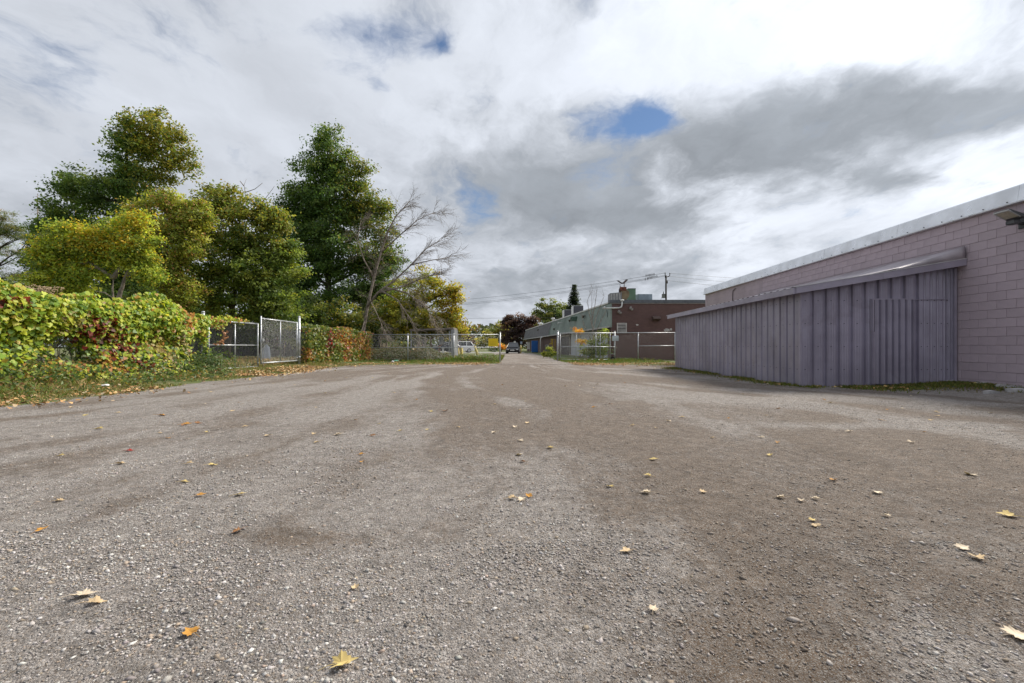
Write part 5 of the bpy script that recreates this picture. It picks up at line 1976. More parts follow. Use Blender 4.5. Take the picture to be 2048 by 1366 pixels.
def build_roof_things():
    zr = 4.32
    def X(px, y):
        return (px - 1024) / F * y
    def Z(py, y):
        return H + (693 - py) / F * y
    rust = mat('rust_steel', (.16, .055, .035), .8, .1, .3, 5, .3, 30)
    rustd = mat('rust_dark', (.05, .022, .018), .8, .1, .3, 5)
    buff = mat('buff_tank', (.24, .19, .11), .7, 0, .3, 2.5, .2, 20, col2=(.12, .075, .045))
    Y = 36
    t = thing('exhaust_stack', 'rusty exhaust stack with butterfly cap and buff fan housing on the roof', 'chimney', (X(1246, Y), Y, zr))
    part('fan_housing', MB().prism([(X(1247.5, Y) + .40 * math.cos(a) * (.92 + .14 * math.sin(a)), Z(590, Y) + .40 * math.sin(a)) for a in np.linspace(0, 2 * math.pi, 20, endpoint=False)], Y - .35, Y + .35, 'xz'), buff, t, world=True)
    part('housing_foot', MB().box(X(1240, Y), X(1244, Y), Y - .3, Y + .3, zr, Z(592, Y)).box(X(1249, Y), X(1252, Y), Y - .3, Y + .3, zr, Z(592, Y)), buff, t, world=True)
    part('stack', MB().bbox(X(1239, Y), X(1250.6, Y), Y - .40, Y + .1, Z(582.5, Y), Z(575, Y), .01), rust, t, world=True)
    part('inlet_duct', MB().bbox(X(1238.5, Y), X(1242, Y), Y - .2, Y + .2, zr, Z(578, Y), .01), rustd, t, world=True)
    for px, py in ((1238.8, 568), (1242.4, 571), (1246.6, 570), (1250.4, 565)):
        part('cap_rod', MB().cyl((X(px, Y), Y + (-.2 if px in (1238.8, 1246.6) else .2), Z(575, Y)), (X(px, Y), Y + (-.2 if px in (1238.8, 1246.6) else .2), Z(py, Y)), .016, 6), rust, t, world=True)
    for (a, b, yo) in (((1235, 563), (1244.6, 569), 0), ((1245.4, 569), (1253.6, 561), .05)):
        p = (X(a[0], Y), Z(a[1], Y)); q = (X(b[0], Y), Z(b[1], Y))
        vs = []
        for yy in (Y - .34 - yo, Y + .30):
            for (x, z) in (p, q):
                tilt = .16 * (yy - Y + .3)
                vs += [(x, yy, z + tilt), (x, yy, z + .035 + tilt)]
        part('cap_flap', MB().add(vs, [(0, 1, 3, 2), (4, 6, 7, 5), (0, 4, 5, 1), (2, 3, 7, 6), (0, 2, 6, 4), (1, 5, 7, 3)]), rustd, t, world=True)
    Y = 38
    t = thing('roof_unit', 'green painted sheet metal box on the roof beside the rusty stack', 'roof unit', (X(1260, Y), Y, zr))
    part('case', MB().bbox(X(1252, Y), X(1267, Y), Y - .7, Y + .7, zr, Z(579.5, Y), .02), mat('unit_green', (.115, .20, .13), .55, 0, .1, 1.5), t, world=True)
    part('lid', MB().bbox(X(1251.6, Y), X(1267.4, Y), Y - .73, Y + .73, Z(579.5, Y) + .002, Z(578.8, Y), .008), mat('lid_dark', (.07, .09, .08), .5), t, world=True)
    Y = 36.5
    t = thing('roof_unit', 'grey louvred air handling unit at the roof corner left of the stack', 'roof unit', (X(1229, Y), Y, zr))
    gm = mat('unit_grey', (.24, .245, .26), .6, .1, .12, 2)
    vs = [(X(1219, Y), Y - .2, zr), (X(1238, Y), Y - .9, zr), (X(1240, Y), Y + .6, zr), (X(1221, Y), Y + 1.0, zr)]
    tp = [(a, b, Z(587, Y)) for a, b, c in vs]
    part('case', MB().add(vs + tp, [(0, 3, 2, 1), (4, 5, 6, 7), (0, 1, 5, 4), (1, 2, 6, 5), (2, 3, 7, 6), (3, 0, 4, 7)]), gm, t, world=True)
    for k in (.12, .36, .6, .84):
        a = Vector(vs[0]).lerp(Vector(vs[1]), k - .07); b = Vector(vs[0]).lerp(Vector(vs[1]), k + .07)
        part('filter_bay', MB().add([(a.x, a.y - .03, zr + .1), (b.x, b.y - .03, zr + .1), (b.x, b.y - .03, Z(588.5, Y)), (a.x, a.y - .03, Z(588.5, Y)), (a.x, a.y + .02, zr + .1), (b.x, b.y + .02, zr + .1), (b.x, b.y + .02, Z(588.5, Y)), (a.x, a.y + .02, Z(588.5, Y))], [(0, 1, 2, 3), (0, 4, 5, 1), (1, 5, 6, 2), (2, 6, 7, 3), (3, 7, 4, 0)]), mat('filter_pale', (.42, .42, .41), .7) if k == .12 else bpy.data.materials['filter_pale'], t, world=True)
    Y = 39
    t = thing('roof_unit', 'blue grey roof unit with round duct and dark barrel fan', 'roof unit', (X(1285, Y), Y, zr))
    bm = mat('unit_blue_grey', (.24, .29, .34), .5, .2, .1, 2)
    part('case', MB().bbox(X(1271, Y), X(1299, Y), Y - .8, Y + .8, zr, Z(590, Y), .02), bm, t, world=True)
    part('duct', MB().tube([(X(1299, Y), Y, zr + .25), (X(1304, Y), Y, zr + .28), (X(1308, Y), Y, zr + .18)], .24, 12), GALV, t, world=True, smooth=True)
    part('fan_barrel', MB().lathe([(.05, X(1306, Y)), (.28, X(1306.5, Y)), (.31, X(1310, Y)), (.31, X(1318, Y)), (.26, X(1320, Y)), (.05, X(1320, Y))], (0, Y, zr + .22), 14, 'x'), rustd, t, world=True, smooth=True)
    part('gooseneck', MB().tube([(X(1271, Y), Y, zr), (X(1271, Y), Y, Z(591, Y)), (X(1272.5, Y), Y, Z(589.5, Y)), (X(1275, Y), Y, Z(591, Y))], .05, 8), GALV, t, world=True, smooth=True)
    um = mat('ac_dark', (.085, .085, .10), .6, .1)
    for (Y, a, b, top, lab) in ((58, 1144, 1165, 613, 'larger dark air conditioner on the green building roof edge'), (62, 1126, 1141, 621, 'smaller dark air conditioner farther along the green building roof')):
        t = thing('air_conditioner', lab, 'roof unit', (X((a + b) / 2, Y), Y, zr), group='air conditioners on the green roof')
        part('case', MB().bbox(X(a + 1.5, Y), X(b, Y), Y - .7, Y + .7, zr, Z(top, Y), .02), um, t, world=True)
        part('edge_panel', MB().bbox(X(a, Y), X(a + 1.4, Y), Y - .72, Y + .72, zr, Z(top, Y) + .02, .01), WHITEP, t, world=True)
        part('top_grille', MB().bbox(X(a + 1, Y), X(b, Y) + .03, Y - .72, Y + .72, Z(top, Y) + .003, Z(top, Y) + .05, .01), GALV, t, world=True)
    for (Y, px, top, lab) in ((72, 1106, 636, 'nearer small white roof vent on the green building'), (84, 1079.5, 646, 'farther small white roof vent at the grey end of the roof')):
        solo('roof_vent', MB().lathe([(.16, 0), (.16, Z(top, Y) - zr - .2), (.30, Z(top, Y) - zr - .18), (.30, Z(top, Y) - zr), (.05, Z(top, Y) - zr + .05)], (0, 0, 0), 10), WHITEP, lab, 'vent', (X(px, Y), Y, zr), group='small white roof vents', smooth=True)


build_roof_things()


# ------------------------------------------------------------------ things beside the green building
def build_side_things():
    blue = mat('locker_blue', (.012, .105, .36), .45, 0, .08, 2)
    Y = 71
    x0, x1 = (1063.5 - 1024) / F * Y, (1076 - 1024) / F * Y
    t = thing('blue_locker', 'tall bright blue cabinet standing against the green building wall', 'cabinet', ((x0 + x1) / 2, Y, 0))
    part('case', MB().bbox(x0, x1, Y, Y + .9, .05, 1.86, .02), blue, t, world=True)
    part('door', MB().bbox(x0 + .35, x1 - .03, Y - .03, Y - .002, .1, 1.8, .01), blue, t, world=True)
    part('side_rib', MB().box(x0 - .02, x0 - .002, Y + .1, Y + .8, .15, 1.75), blue, t, world=True)
    part('skid', MB().box(x0 + .05, x1 - .05, Y + .05, Y + .85, 0, .05), DARK, t, world=True)
    Y = 88.5
    t = thing('white_board', 'white notice panel standing at the far end of the green building', 'panel', (3.0, Y, 0))
    part('board', MB().bbox(2.95, 3.55, Y, Y + .06, .45, 1.85, .01), WHITEP, t, world=True)
    part('leg', MB().box(3.0, 3.06, Y + .062, Y + .12, 0, 1.8), GALV, t, world=True)
    part('leg', MB().box(3.44, 3.5, Y + .062, Y + .12, 0, 1.8), GALV, t, world=True)
    yel = mat('gas_yellow', (.50, .34, .02), .5)
    Y = 51.5
    def X(px):
        return (px - 1024) / F * Y
    def Z(py):
        return H + (693 - py) / F * Y
    t = thing('gas_manifold', 'yellow gas pipes and grey meter on the green building side wall', 'pipework', (X(1104), Y, 0))
    part('pipe', MB().tube([(X(1098), Y, Z(688)), (X(1102.5), Y, Z(688)), (X(1102.5), Y, Z(678.5)), (X(1110), Y, Z(678.5)), (X(1110), Y, .1)], .05, 8), yel, t, world=True, smooth=True)
    part('pipe', MB().tube([(X(1105.5), Y + .1, Z(679)), (X(1105.5), Y + .1, .1)], .045, 8), yel, t, world=True, smooth=True)
    part('meter', MB().bbox(X(1090), X(1099), Y - .2, Y + .2, .35, 1.15, .05), mat('meter_grey', (.17, .16, .16), .6), t, world=True)
    part('valve', MB().bbox(X(1101), X(1104), Y - .1, Y + .1, Z(689), Z(686.5), .02), yel, t, world=True)
    # rolling bush and twigs in front of the pale wall
    Y = 31.2
    bx = (1187 - 1024) / F * Y
    lob = [(1178, 700, 16, 14), (1195, 695, 18, 18), (1208, 700, 12, 14), (1165, 706, 12, 9), (1210, 668, 10, 9), (1200, 680, 12, 10)]
    t, C = tree('sapling', 'scraggly sapling with bare upper twigs behind the rolling gate', 'tree', 1187, Y, lob, 2600, .11, [(.10, .13, .03), (.15, .17, .035), (.07, .10, .03)], [2, 2, 1], .045, .30, limbs=12,
                shell=.1)
    mb = MB()
    for pts in ([(1186, 700), (1185, 660), (1183, 620), (1184, 582)], [(1185, 665), (1192, 635), (1207, 595)], [(1185, 655), (1178, 625), (1175, 600), (1180, 590)], [(1186, 680), (1200, 645), (1212, 622)], [(1184, 640), (1190, 610), (1193, 590)], [(1187, 690), (1172, 660), (1165, 640)]):
        P = [at(a, b, Y) for a, b in pts]
        mb.tube(P, [.028, .02, .013, .006][:len(P)], 5)
        for p, q in zip(P[1:], P[2:] + [P[-1] + Vector((0, 0, .3))]):
            for _ in range(4):
                d = (q - p).normalized() + Vector((random.gauss(0, .5), random.gauss(0, .5), random.gauss(.1, .3)))
                mb.tube([p.lerp(q, random.random()), p.lerp(q, random.random()) + d * .35], [.008, .003], 3, cap=False)
    part('bare_twigs', mb, BARKG, t, world=True)
    tree('sapling', 'small sapling with orange leaves in front of the pale wall', 'tree', 1160, Y + .6,
         [(1157, 662, 8, 6), (1165, 660, 7, 5), (1158, 676, 6, 7), (1166, 686, 8, 7)], 420, .10, [(.36, .22, .04), (.34, .27, .06), (.30, .15, .03)], [2, 1, 1], .03, .22, limbs=8, shell=.1)
    tree('weed_clump', 'low green weeds by the lane left of the rolling gate', 'plant', 1100, 36,
         [(1100, 702, 8, 7), (1106, 706, 8, 6), (1092, 709, 8, 4)], 1500, .12, [(.11, .14, .035), (.16, .17, .04)], [1, 1], .02, .22, limbs=5, shell=.1)


build_side_things()


# ------------------------------------------------------------------ pole, wires, birds
def sag(p, q, s, n=14):
    p, q = Vector(p), Vector(q)
    return [p.lerp(q, i / n) - Vector((0, 0, s * 4 * (i / n) * (1 - i / n))) for i in range(n + 1)]


def build_power():
    wood = mat('pole_wood', (.045, .038, .032), .9, 0, .2, 3)
    Y = 70
    def P(px, py, y=Y):
        return at(px, py, y)
    x = P(1332, 600).x
    top = P(1332, 551).z
    t = thing('utility_pole', 'dark wooden utility pole with transformer rising behind the brown building', 'pole', (x, Y, 0))
    part('shaft', MB().tube([(x, Y, -.2), (x, Y, top)], [.17, .12], 10), wood, t, world=True, smooth=True)
    part('pin', MB().tube([P(1330.5, 556), P(1330.3, 546.5)], .06, 6), wood, t, world=True)
    part('side_arm', MB().tube([P(1332, 554.5), P(1337.5, 553), P(1339.5, 551.5), P(1339.6, 547)], .06, 6), wood, t, world=True)
    for px, py in ((1330.3, 546.3), (1339.6, 547)):
        part('insulator', MB().lathe([(.05, -.1), (.10, -.05), (.06, 0), (.10, .05), (.04, .1)], P(px, py), 8), mat('insulator', (.10, .08, .07), .4) if px < 1335 else bpy.data.materials['insulator'], t, world=True, smooth=True)
    part('cutout', MB().tube([P(1334.2, 561), P(1334.6, 567)], .09, 6), wood, t, world=True)
    c = P(1327, 592)
    tr = part('transformer', MB().lathe([(.22, -.32), (.26, -.28), (.26, .24), (.28, .26), (.28, .30), (.10, .36)], c, 14), mat('transformer_grey', (.22, .23, .25), .5), t, world=True, smooth=True)
    part('bushing', MB().lathe([(.05, .34), (.09, .42), (.05, .50), (.07, .58), (.02, .72)], c, 8), wood, tr, world=True, smooth=True)
    part('bracket', MB().box(c.x + .2, x - .1, Y - .04, Y + .04, c.z - .1, c.z), wood, tr, world=True)
    part('guy_wire', MB().cyl(P(1325, 590), P(1321.5, 600), .02, 4), wood, t, world=True)
    wm = mat('wire_dark', (.05, .052, .055), .6)
    wr = .022
    # three conductors towards the far left, ending behind the trees
    e1, e2, e3 = Vector((-46, 136, 14.2)), Vector((-46, 136, 13.0)), Vector((-46.5, 136, 12.7))
    w1 = sag(P(1330.3, 546), e1, 1.6, 24)
    w2 = sag(P(1331, 550.5), e2, 1.7, 24)
    w3 = sag(P(1331.4, 552.2), e3, 1.8, 24)
    for w, lab in ((w1, 'topmost overhead wire running left from the utility pole'), (w2, 'middle overhead wire running left from the utility pole'), (w3, 'lowest of the three overhead wires left of the utility pole')):
        solo('overhead_wire', MB().tube(w, wr, 4), wm, lab, 'wire', group='overhead wires')
    for a, b, lab in ((P(1339.6, 546.5), Vector((75, 78, 12.6)), 'upper overhead wire running right from the utility pole'), (P(1334, 552), Vector((75, 78, 10.9)), 'second overhead wire running right from the utility pole'), (P(1334.5, 561), Vector((75, 78, 10.0)), 'faint lower wire running right from the utility pole')):
        solo('overhead_wire', MB().tube(sag(a, b, .8), wr * .8, 4), wm, lab, 'wire', group='overhead wires')
    solo('overhead_wire', MB().tube(sag((-40, 110, 7.8), (16, 106, 7.9), .15), .025, 4), wm, 'single low wire crossing the sky left of the purple tree', 'wire', group='overhead wires')
    for px, yy, zt in ((-46, 136.3, 14.6),):
        solo('utility_pole', MB().tube([(px, yy, 0), (px, yy, zt)], [.17, .12], 8), wood, 'far utility pole hidden among the trees where the wires end', 'pole')
    # birds on the wires
    bm = mat('bird_dark', (.02, .02, .022), .7)
    body = MB()
    n = 8
    body.lathe([(.004, -.10), (.03, -.085), (.05, -.04), (.055, .0), (.045, .05), (.03, .08), (.034, .105), (.026, .13), (.006, .165)], (0, 0, 0), n)
    me = body.mesh('bird', True)
    # tilt: head up, tail down behind
    v = MB().add([(-.02, .0, -.08), (.02, .0, -.08), (.022, .05, -.24), (-.022, .05, -.24), (-.02, .015, -.08), (.02, .015, -.08), (.022, .06, -.24), (-.022, .06, -.24)], [(0, 3, 2, 1), (4, 5, 6, 7), (0, 1, 5, 4), (1, 2, 6, 5), (2, 3, 7, 6), (3, 0, 4, 7)])
    body.add(v.v, v.f)
    me = body.mesh('bird', True)
    fix_normals(me)
    me.materials.append(bm)
    spots = []
    for wn_, w, pxs in (('topmost', w1, (1291.5, 1295, 1297, 1299, 1301.5, 1303.5, 1305, 1308.5)), ('middle', w2, (1295, 1297.5, 1300.5, 1302, 1305, 1307, 1308.5, 1311, 1313.5)), ('lowest', w3, (1289.5, 1291, 1294.5, 1296, 1298, 1301.5, 1303))):
        for px in pxs:
            best = min((w[i].lerp(w[i + 1], k / 20) for i in range(3) for k in range(20)), key=lambda p: abs(1024 + F * p.x / p.y - px))
            spots.append((best, wn_))
    for i, (p, wn_) in enumerate(spots):
        o = bpy.data.objects.new('bird', me)
        COL.objects.link(o)
        o.location = p + Vector((0, 0, .105))
        o.rotation_euler = (random.uniform(-.25, .1), 0, random.uniform(0, 6.28))
        sc = random.uniform(.85, 1.2)
        o.scale = (sc, sc, sc)
        o['label'] = 'small dark bird perched on the ' + wn_ + ' of three wires left of the pole'
        o['category'] = 'bird'
        o['group'] = 'birds perched on the overhead wires'


build_power()


# ------------------------------------------------------------------ vehicles
def car(name, label, cat, loc, rotz, paint, L=4.5, W=1.8, Hh=1.45, suv=False):
    t = thing(name, label, cat, loc, rotz)      # local: nose towards -y
    hl, hw = L / 2, W / 2
    zb = .20 if not suv else .26
    belt = Hh * .60
    hood = Hh * .55
    secs = [(-hl, zb + .12, hood * .70, .78), (-hl + .12, zb, hood * .86, .92), (-hl + .9, zb, hood * .97, 1.0), (-hl + 1.35, zb, belt, 1.0), (0, zb, belt + .02, 1.0), (hl - 1.0, zb, belt + .05, 1.0), (hl - .15, zb, belt + .04, .96), (hl, zb + .15, belt - .08, .86)]
    vs, fs = [], []
    for (y, z0, z1, k) in secs:
        w = hw * k
        zm = z0 + (z1 - z0) * .55
        for x, z in ((-w * .92, z0), (-w, zm), (-w * .93, z1 - .03), (-w * .80, z1), (w * .80, z1), (w * .93, z1 - .03), (w, zm), (w * .92, z0)):
            vs.append((x, y, z))
    n = 8
    for i in range(len(secs) - 1):
        for k in range(n):
            k2 = (k + 1) % n
            fs.append((i * n + k, i * n + k2, (i + 1) * n + k2, (i + 1) * n + k))
    fs.append(tuple(range(n))); fs.append(tuple(range((len(secs) - 1) * n, len(secs) * n))[::-1])
    b = part('body', MB().add(vs, fs), paint, t, smooth=False)
    # greenhouse
    y0, y1, y2, y3 = -hl + 1.05, -hl + 2.0, (hl - .55 if suv else hl - 1.35), (hl - .12 if suv else hl - .55)
    wb, wt = hw * .88, hw * .64
    zb2, zt = belt - .01, Hh
    g = MB().add([(-wb, y0, zb2), (wb, y0, zb2), (wb, y3, zb2), (-wb, y3, zb2), (-wt, y1, zt - .04), (wt, y1, zt - .04), (wt, y2, zt - .04), (-wt, y2, zt - .04)],
                 [(0, 1, 5, 4), (1, 2, 6, 5), (2, 3, 7, 6), (3, 0, 4, 7), (4, 5, 6, 7)])
    part('windows', g, GLASS, t)
    part('roof', MB().add([(-wt - .02, y1 - .06, zt - .045), (wt + .02, y1 - .06, zt - .045), (wt + .02, y2 + .06, zt - .045), (-wt - .02, y2 + .06, zt - .045), (-wt + .08, y1 + .1, zt), (wt - .08, y1 + .1, zt), (wt - .08, y2 - .1, zt), (-wt + .08, y2 - .1, zt)],
                          [(0, 3, 2, 1), (4, 5, 6, 7), (0, 1, 5, 4), (1, 2, 6, 5), (2, 3, 7, 6), (3, 0, 4, 7)]), paint, t)
    for s in (-1, 1):
        for (ya, yb, tw) in ((y0, y1, .05), (-.15, -.1, .05), (y3, y2, .09 if suv else .07)) + (((hl - 1.25, hl - 1.2, .07),) if suv else ()):
            part('pillar', MB().tube([(s * wb, ya, zb2), (s * (wt + .01), yb, zt - .04)], tw * .7, 5), paint, t)
        for yw in (-hl + .85, hl - .85):
            w = part('wheel', MB().lathe([(.10, -.1), (.29, -.1), (.325, -.06), (.325, .06), (.29, .1), (.10, .1)], (s * (hw - .10), yw, .325), 18, 'x'), BLACK, t, smooth=True)
            part('rim', MB().lathe([(.05, .0), (.20, .0), (.205, .02), (.05, .03)] if s > 0 else [(.05, -.03), (.205, -.02), (.20, 0), (.05, 0)], (s * (hw + .005), yw, .325), 14, 'x'), GALV, w)
        part('headlight', MB().bbox(s * hw * .66 - .17, s * hw * .66 + .17, -hl + .0, -hl + .16, hood * .60, hood * .76, .03), mat('headlight', (.6, .62, .64), .15) if 'headlight' not in bpy.data.materials else bpy.data.materials['headlight'], t)
        part('tail_light', MB().bbox(s * hw * .80 - .10, s * hw * .80 + .10, hl - .14, hl - .02, belt - .28, belt - .04, .02), mat('tail_red', (.25, .01, .01), .3) if 'tail_red' not in bpy.data.materials else bpy.data.materials['tail_red'], t)
        part('mirror', MB().bbox(s * (hw + .08) - .09, s * (hw + .08) + .09, y0 + .25, y0 + .38, belt + .02, belt + .16, .03), paint, t)
    part('grille', MB().bbox(-hw * .42, hw * .42, -hl - .015, -hl + .05, zb + .16, hood * .58, .015), DARK, t)
    part('bumper', MB().bbox(-hw * .86, hw * .86, -hl - .03, -hl + .2, zb - .02, zb + .14, .03), DARK if not suv else paint, t)
    part('number_plate', MB().bbox(-.26, .26, -hl - .04, -hl - .016, zb + .19, zb + .33, .004), WHITEP, t)
    part('number_plate', MB().bbox(-.26, .26, hl + .002, hl + .02, belt - .36, belt - .22, .004), WHITEP, t)
    return t


black_paint = mat('car_black', (.010, .011, .014), .22, 0, .1, 2, spec=.7)
white_car = mat('car_white', (.74, .75, .77), .3, 0, .03, 2, spec=.6)
navy = mat('car_navy', (.012, .018, .05), .25, 0, .1, 2, spec=.6)
car('parked_car', 'black hatchback facing the camera on the lane beyond the gateway', 'car', ((1026.5 - 1024) / F * 58, 60, gzf(0, 60) + .012), math.radians(-3), black_paint, 4.3, 1.78, 1.46)
car('parked_suv', 'white sport utility vehicle parked behind the pipe shelter', 'car', (-8.4, 70.5, gzf(-8.4, 70.5) + .02), math.radians(-74), white_car, 4.8, 1.9, 1.72, True)
car('parked_car', 'dark navy car mostly hidden behind the pipe shelter', 'car', (-9.35, 62, gzf(-9.3, 62) + .0), math.radians(-88), navy, 4.5, 1.8, 1.5, True)


# ------------------------------------------------------------------ gas pipe shelter and bollards
def build_shelter():
    def W(px, y):
        return (px - 1024) / F * y
    def Z(py, y):
        return H + (693 - py) / F * y
    Y0, Y1 = 32.0, 34.4
    x0, x1 = W(822.5, Y0), W(904.5, Y0)
    t = thing('pipe_shelter', 'open sided grey steel shelter over gas pipes beyond the back fence', 'shelter', ((x0 + x1) / 2, Y0, 0))
    gp = mat('shelter_grey', (.34, .35, .36), .6, .2, .12, 3)
    gd = mat('shelter_roof', (.22, .19, .18), .8, 0, .2, 2)
    zt0, zt1 = Z(662, Y0), Z(658.5, Y0)
    vs = []
    for x, z in ((x0 - .1, zt0), (x1 + .1, zt1)):
        for y in (Y0 - .1, Y1):
            vs += [(x, y, z), (x, y, z + .12)]
    part('roof', MB().add(vs, [(0, 1, 3, 2), (4, 6, 7, 5), (0, 4, 5, 1), (2, 3, 7, 6), (0, 2, 6, 4), (1, 5, 7, 3)]), gd, t, world=True)
    for x, y in ((x0, Y0), (x0 + .45, Y1 - .1), (x1 - .2, Y0), (x1, Y1 - .1)):
        part('post', MB().box(x - .035, x + .035, y - .035, y + .035, -.1, zt0 - .002), gp, t, world=True)
    # ribbed side sheet at the right
    pr = rib_profile(2.3, .23, .1, .03, False)
    n = len(pr)
    mb = MB()
    vs = []
    for zz in (.1, Z(659, Y0)):
        for (u, d) in pr:
            vs.append((x1 + d + .14, Y0 + u, zz))
    mb.add(vs, [(i, i + 1, n + i + 1, n + i) for i in range(n - 1)])
    part('side_sheet', mb, gp, t, world=True)
    part('front_sheet', MB().box(x1 - .10, x1 + .16, Y0 - .06, Y0 - .037, .05, Z(657, Y0)), gp, t, world=True)
    part('wire_mesh', chain(MB(), (x0, Y0 + .1), (x0 + .45, Y1), .1, zt0 - .1, .06).mesh('wire_mesh'), WIRE, t, world=True)
    # pipes
    ivory = mat('pipe_ivory', (.52, .46, .38), .6, 0, .15, 6)
    rustp = mat('pipe_rust', (.32, .17, .11), .7, 0, .2, 6)
    def riser(px, y, top, m, lab, flanges):
        x = W(px, y)
        r = thing('gas_riser', lab, 'pipe', (x, y, 0), group='gas risers under the shelter')
        part('pipe', MB().tube([(x, y, -.05), (x, y, Z(top, y))], .055, 10), m, r, world=True, smooth=True)
        for f in flanges:
            z = Z(f, y)
            part('flange', MB().lathe([(.06, -.05), (.12, -.045), (.12, -.012), (.08, -.01), (.08, .01), (.12, .012), (.12, .045), (.06, .05)], (x, y, z), 12), m, r, world=True, smooth=True)
        z = Z(flanges[0], y)
        part('valve', MB().tube([(x, y, z + .12), (x + .16, y - .03, z + .12), (x + .2, y - .03, z + .2)], .035, 6), m, r, world=True, smooth=True)
    riser(850.5, 32.6, 668, ivory, 'tall ivory gas riser with flanges in the shelter', (682, 690, 694.5, 700))
    riser(862, 33.4, 676, rustp, 'rusty topped gas riser in the middle of the shelter', (679, 690, 698))
    riser(878.5, 32.4, 691, rustp, 'short gas riser with stacked flanges in the shelter', (694, 700, 706, 711))
    riser(835.5, 33.6, 687, ivory, 'thin gas riser at the left of the shelter', (689, 693))
    # white stub post
    x = W(886, 32.3)
    solo('guard_post', MB().tube([(x, 32.3, -.1), (x, 32.3, Z(696, 32.3))], .06, 10).lathe([(.09, Z(697, 32.3)), (.10, Z(695.5, 32.3)), (.02, Z(694.5, 32.3))], (x, 32.3, 0), 10), WHITEP, 'white guard post with round cap at the shelter front', 'post', smooth=True)
    x = W(831.5, 32.2)
    solo('guard_post', MB().tube([(x, 32.2, -.1), (x, 32.2, Z(697, 32.2))], .06, 10), mat('post_orange', (.50, .22, .06), .6), 'weathered orange guard post at the shelter left', 'post', smooth=True)
    part('cross_bar', MB().cyl((x0, Y0 + .2, Z(694, Y0)), (W(848, Y0), Y0 + .2, Z(694, Y0)), .03, 8), gp, t, world=True, smooth=True)
    part('white_tank', MB().bbox(W(878, 34), W(887, 34), 34.0, 34.25, Z(690, 34), Z(674, 34), .03), mat('panel_pale', (.5, .54, .58), .6), t, world=True)
    part('slab', MB().box(x0 - .4, x1 + .5, Y0 - .4, Y1 + .3, -.1, .05), mat('slab_concrete', (.36, .34, .31), .9, 0, .12, 2, .2, 40), t, world=True)
    # yellow bollards
    yb = mat('bollard_yellow', (.56, .44, .09), .65, 0, .15, 3)
    def boll(x, y, h, r, lean, lab):
        b = thing('bollard', lab, 'bollard', (x, y, gzf(x, y)), group='yellow bollards')
        q = Vector((lean * h, 0, h))
        part('pipe', MB().tube([(-lean * .1, 0, -.1), tuple(q)], r, 14), yb, b, smooth=True)
        part('cap', MB().lathe([(r, h), (r * .95, h + .03), (r * .6, h + .06), (.005, h + .075)], (lean * h, 0, 0), 14), yb, b, smooth=True)
    boll(W(917, 36), 36, .82, .075, -.02, 'slim yellow bollard, left of the upright pair')
    boll(W(923.5, 36.8), 36.8, .80, .12, -.03, 'thick yellow bollard, right of the upright pair')
    boll(W(956, 45), 45, .95, .12, -.33, 'pale yellow bollard leaning left in the grass')
    boll(W(1041.3, 62), 62, 1.08, .10, 0, 'cream bollard beside the black hatchback')
    # two small signs on posts
    for (px, y, top, lab) in ((1029.5, 86, 684.5, 'small white sign on a thin post behind the black hatchback'), (1042.6, 84, 685.5, 'small pale blue sign beside the cream bollard')):
        x = W(px, y)
        s = thing('street_sign', lab, 'sign', (x, y, 0))
        part('post', MB().cyl((x, y, -.1), (x, y, Z(top, y) + .1), .03, 6), GALV, s, world=True)
        part('plate', MB().bbox(x - .20, x + .20, y - .06, y - .035, Z(top + 2.4, y), Z(top - 2.2, y), .01), WHITEP if px < 1035 else mat('sign_blue', (.45, .52, .66), .5), s, world=True)


build_shelter()


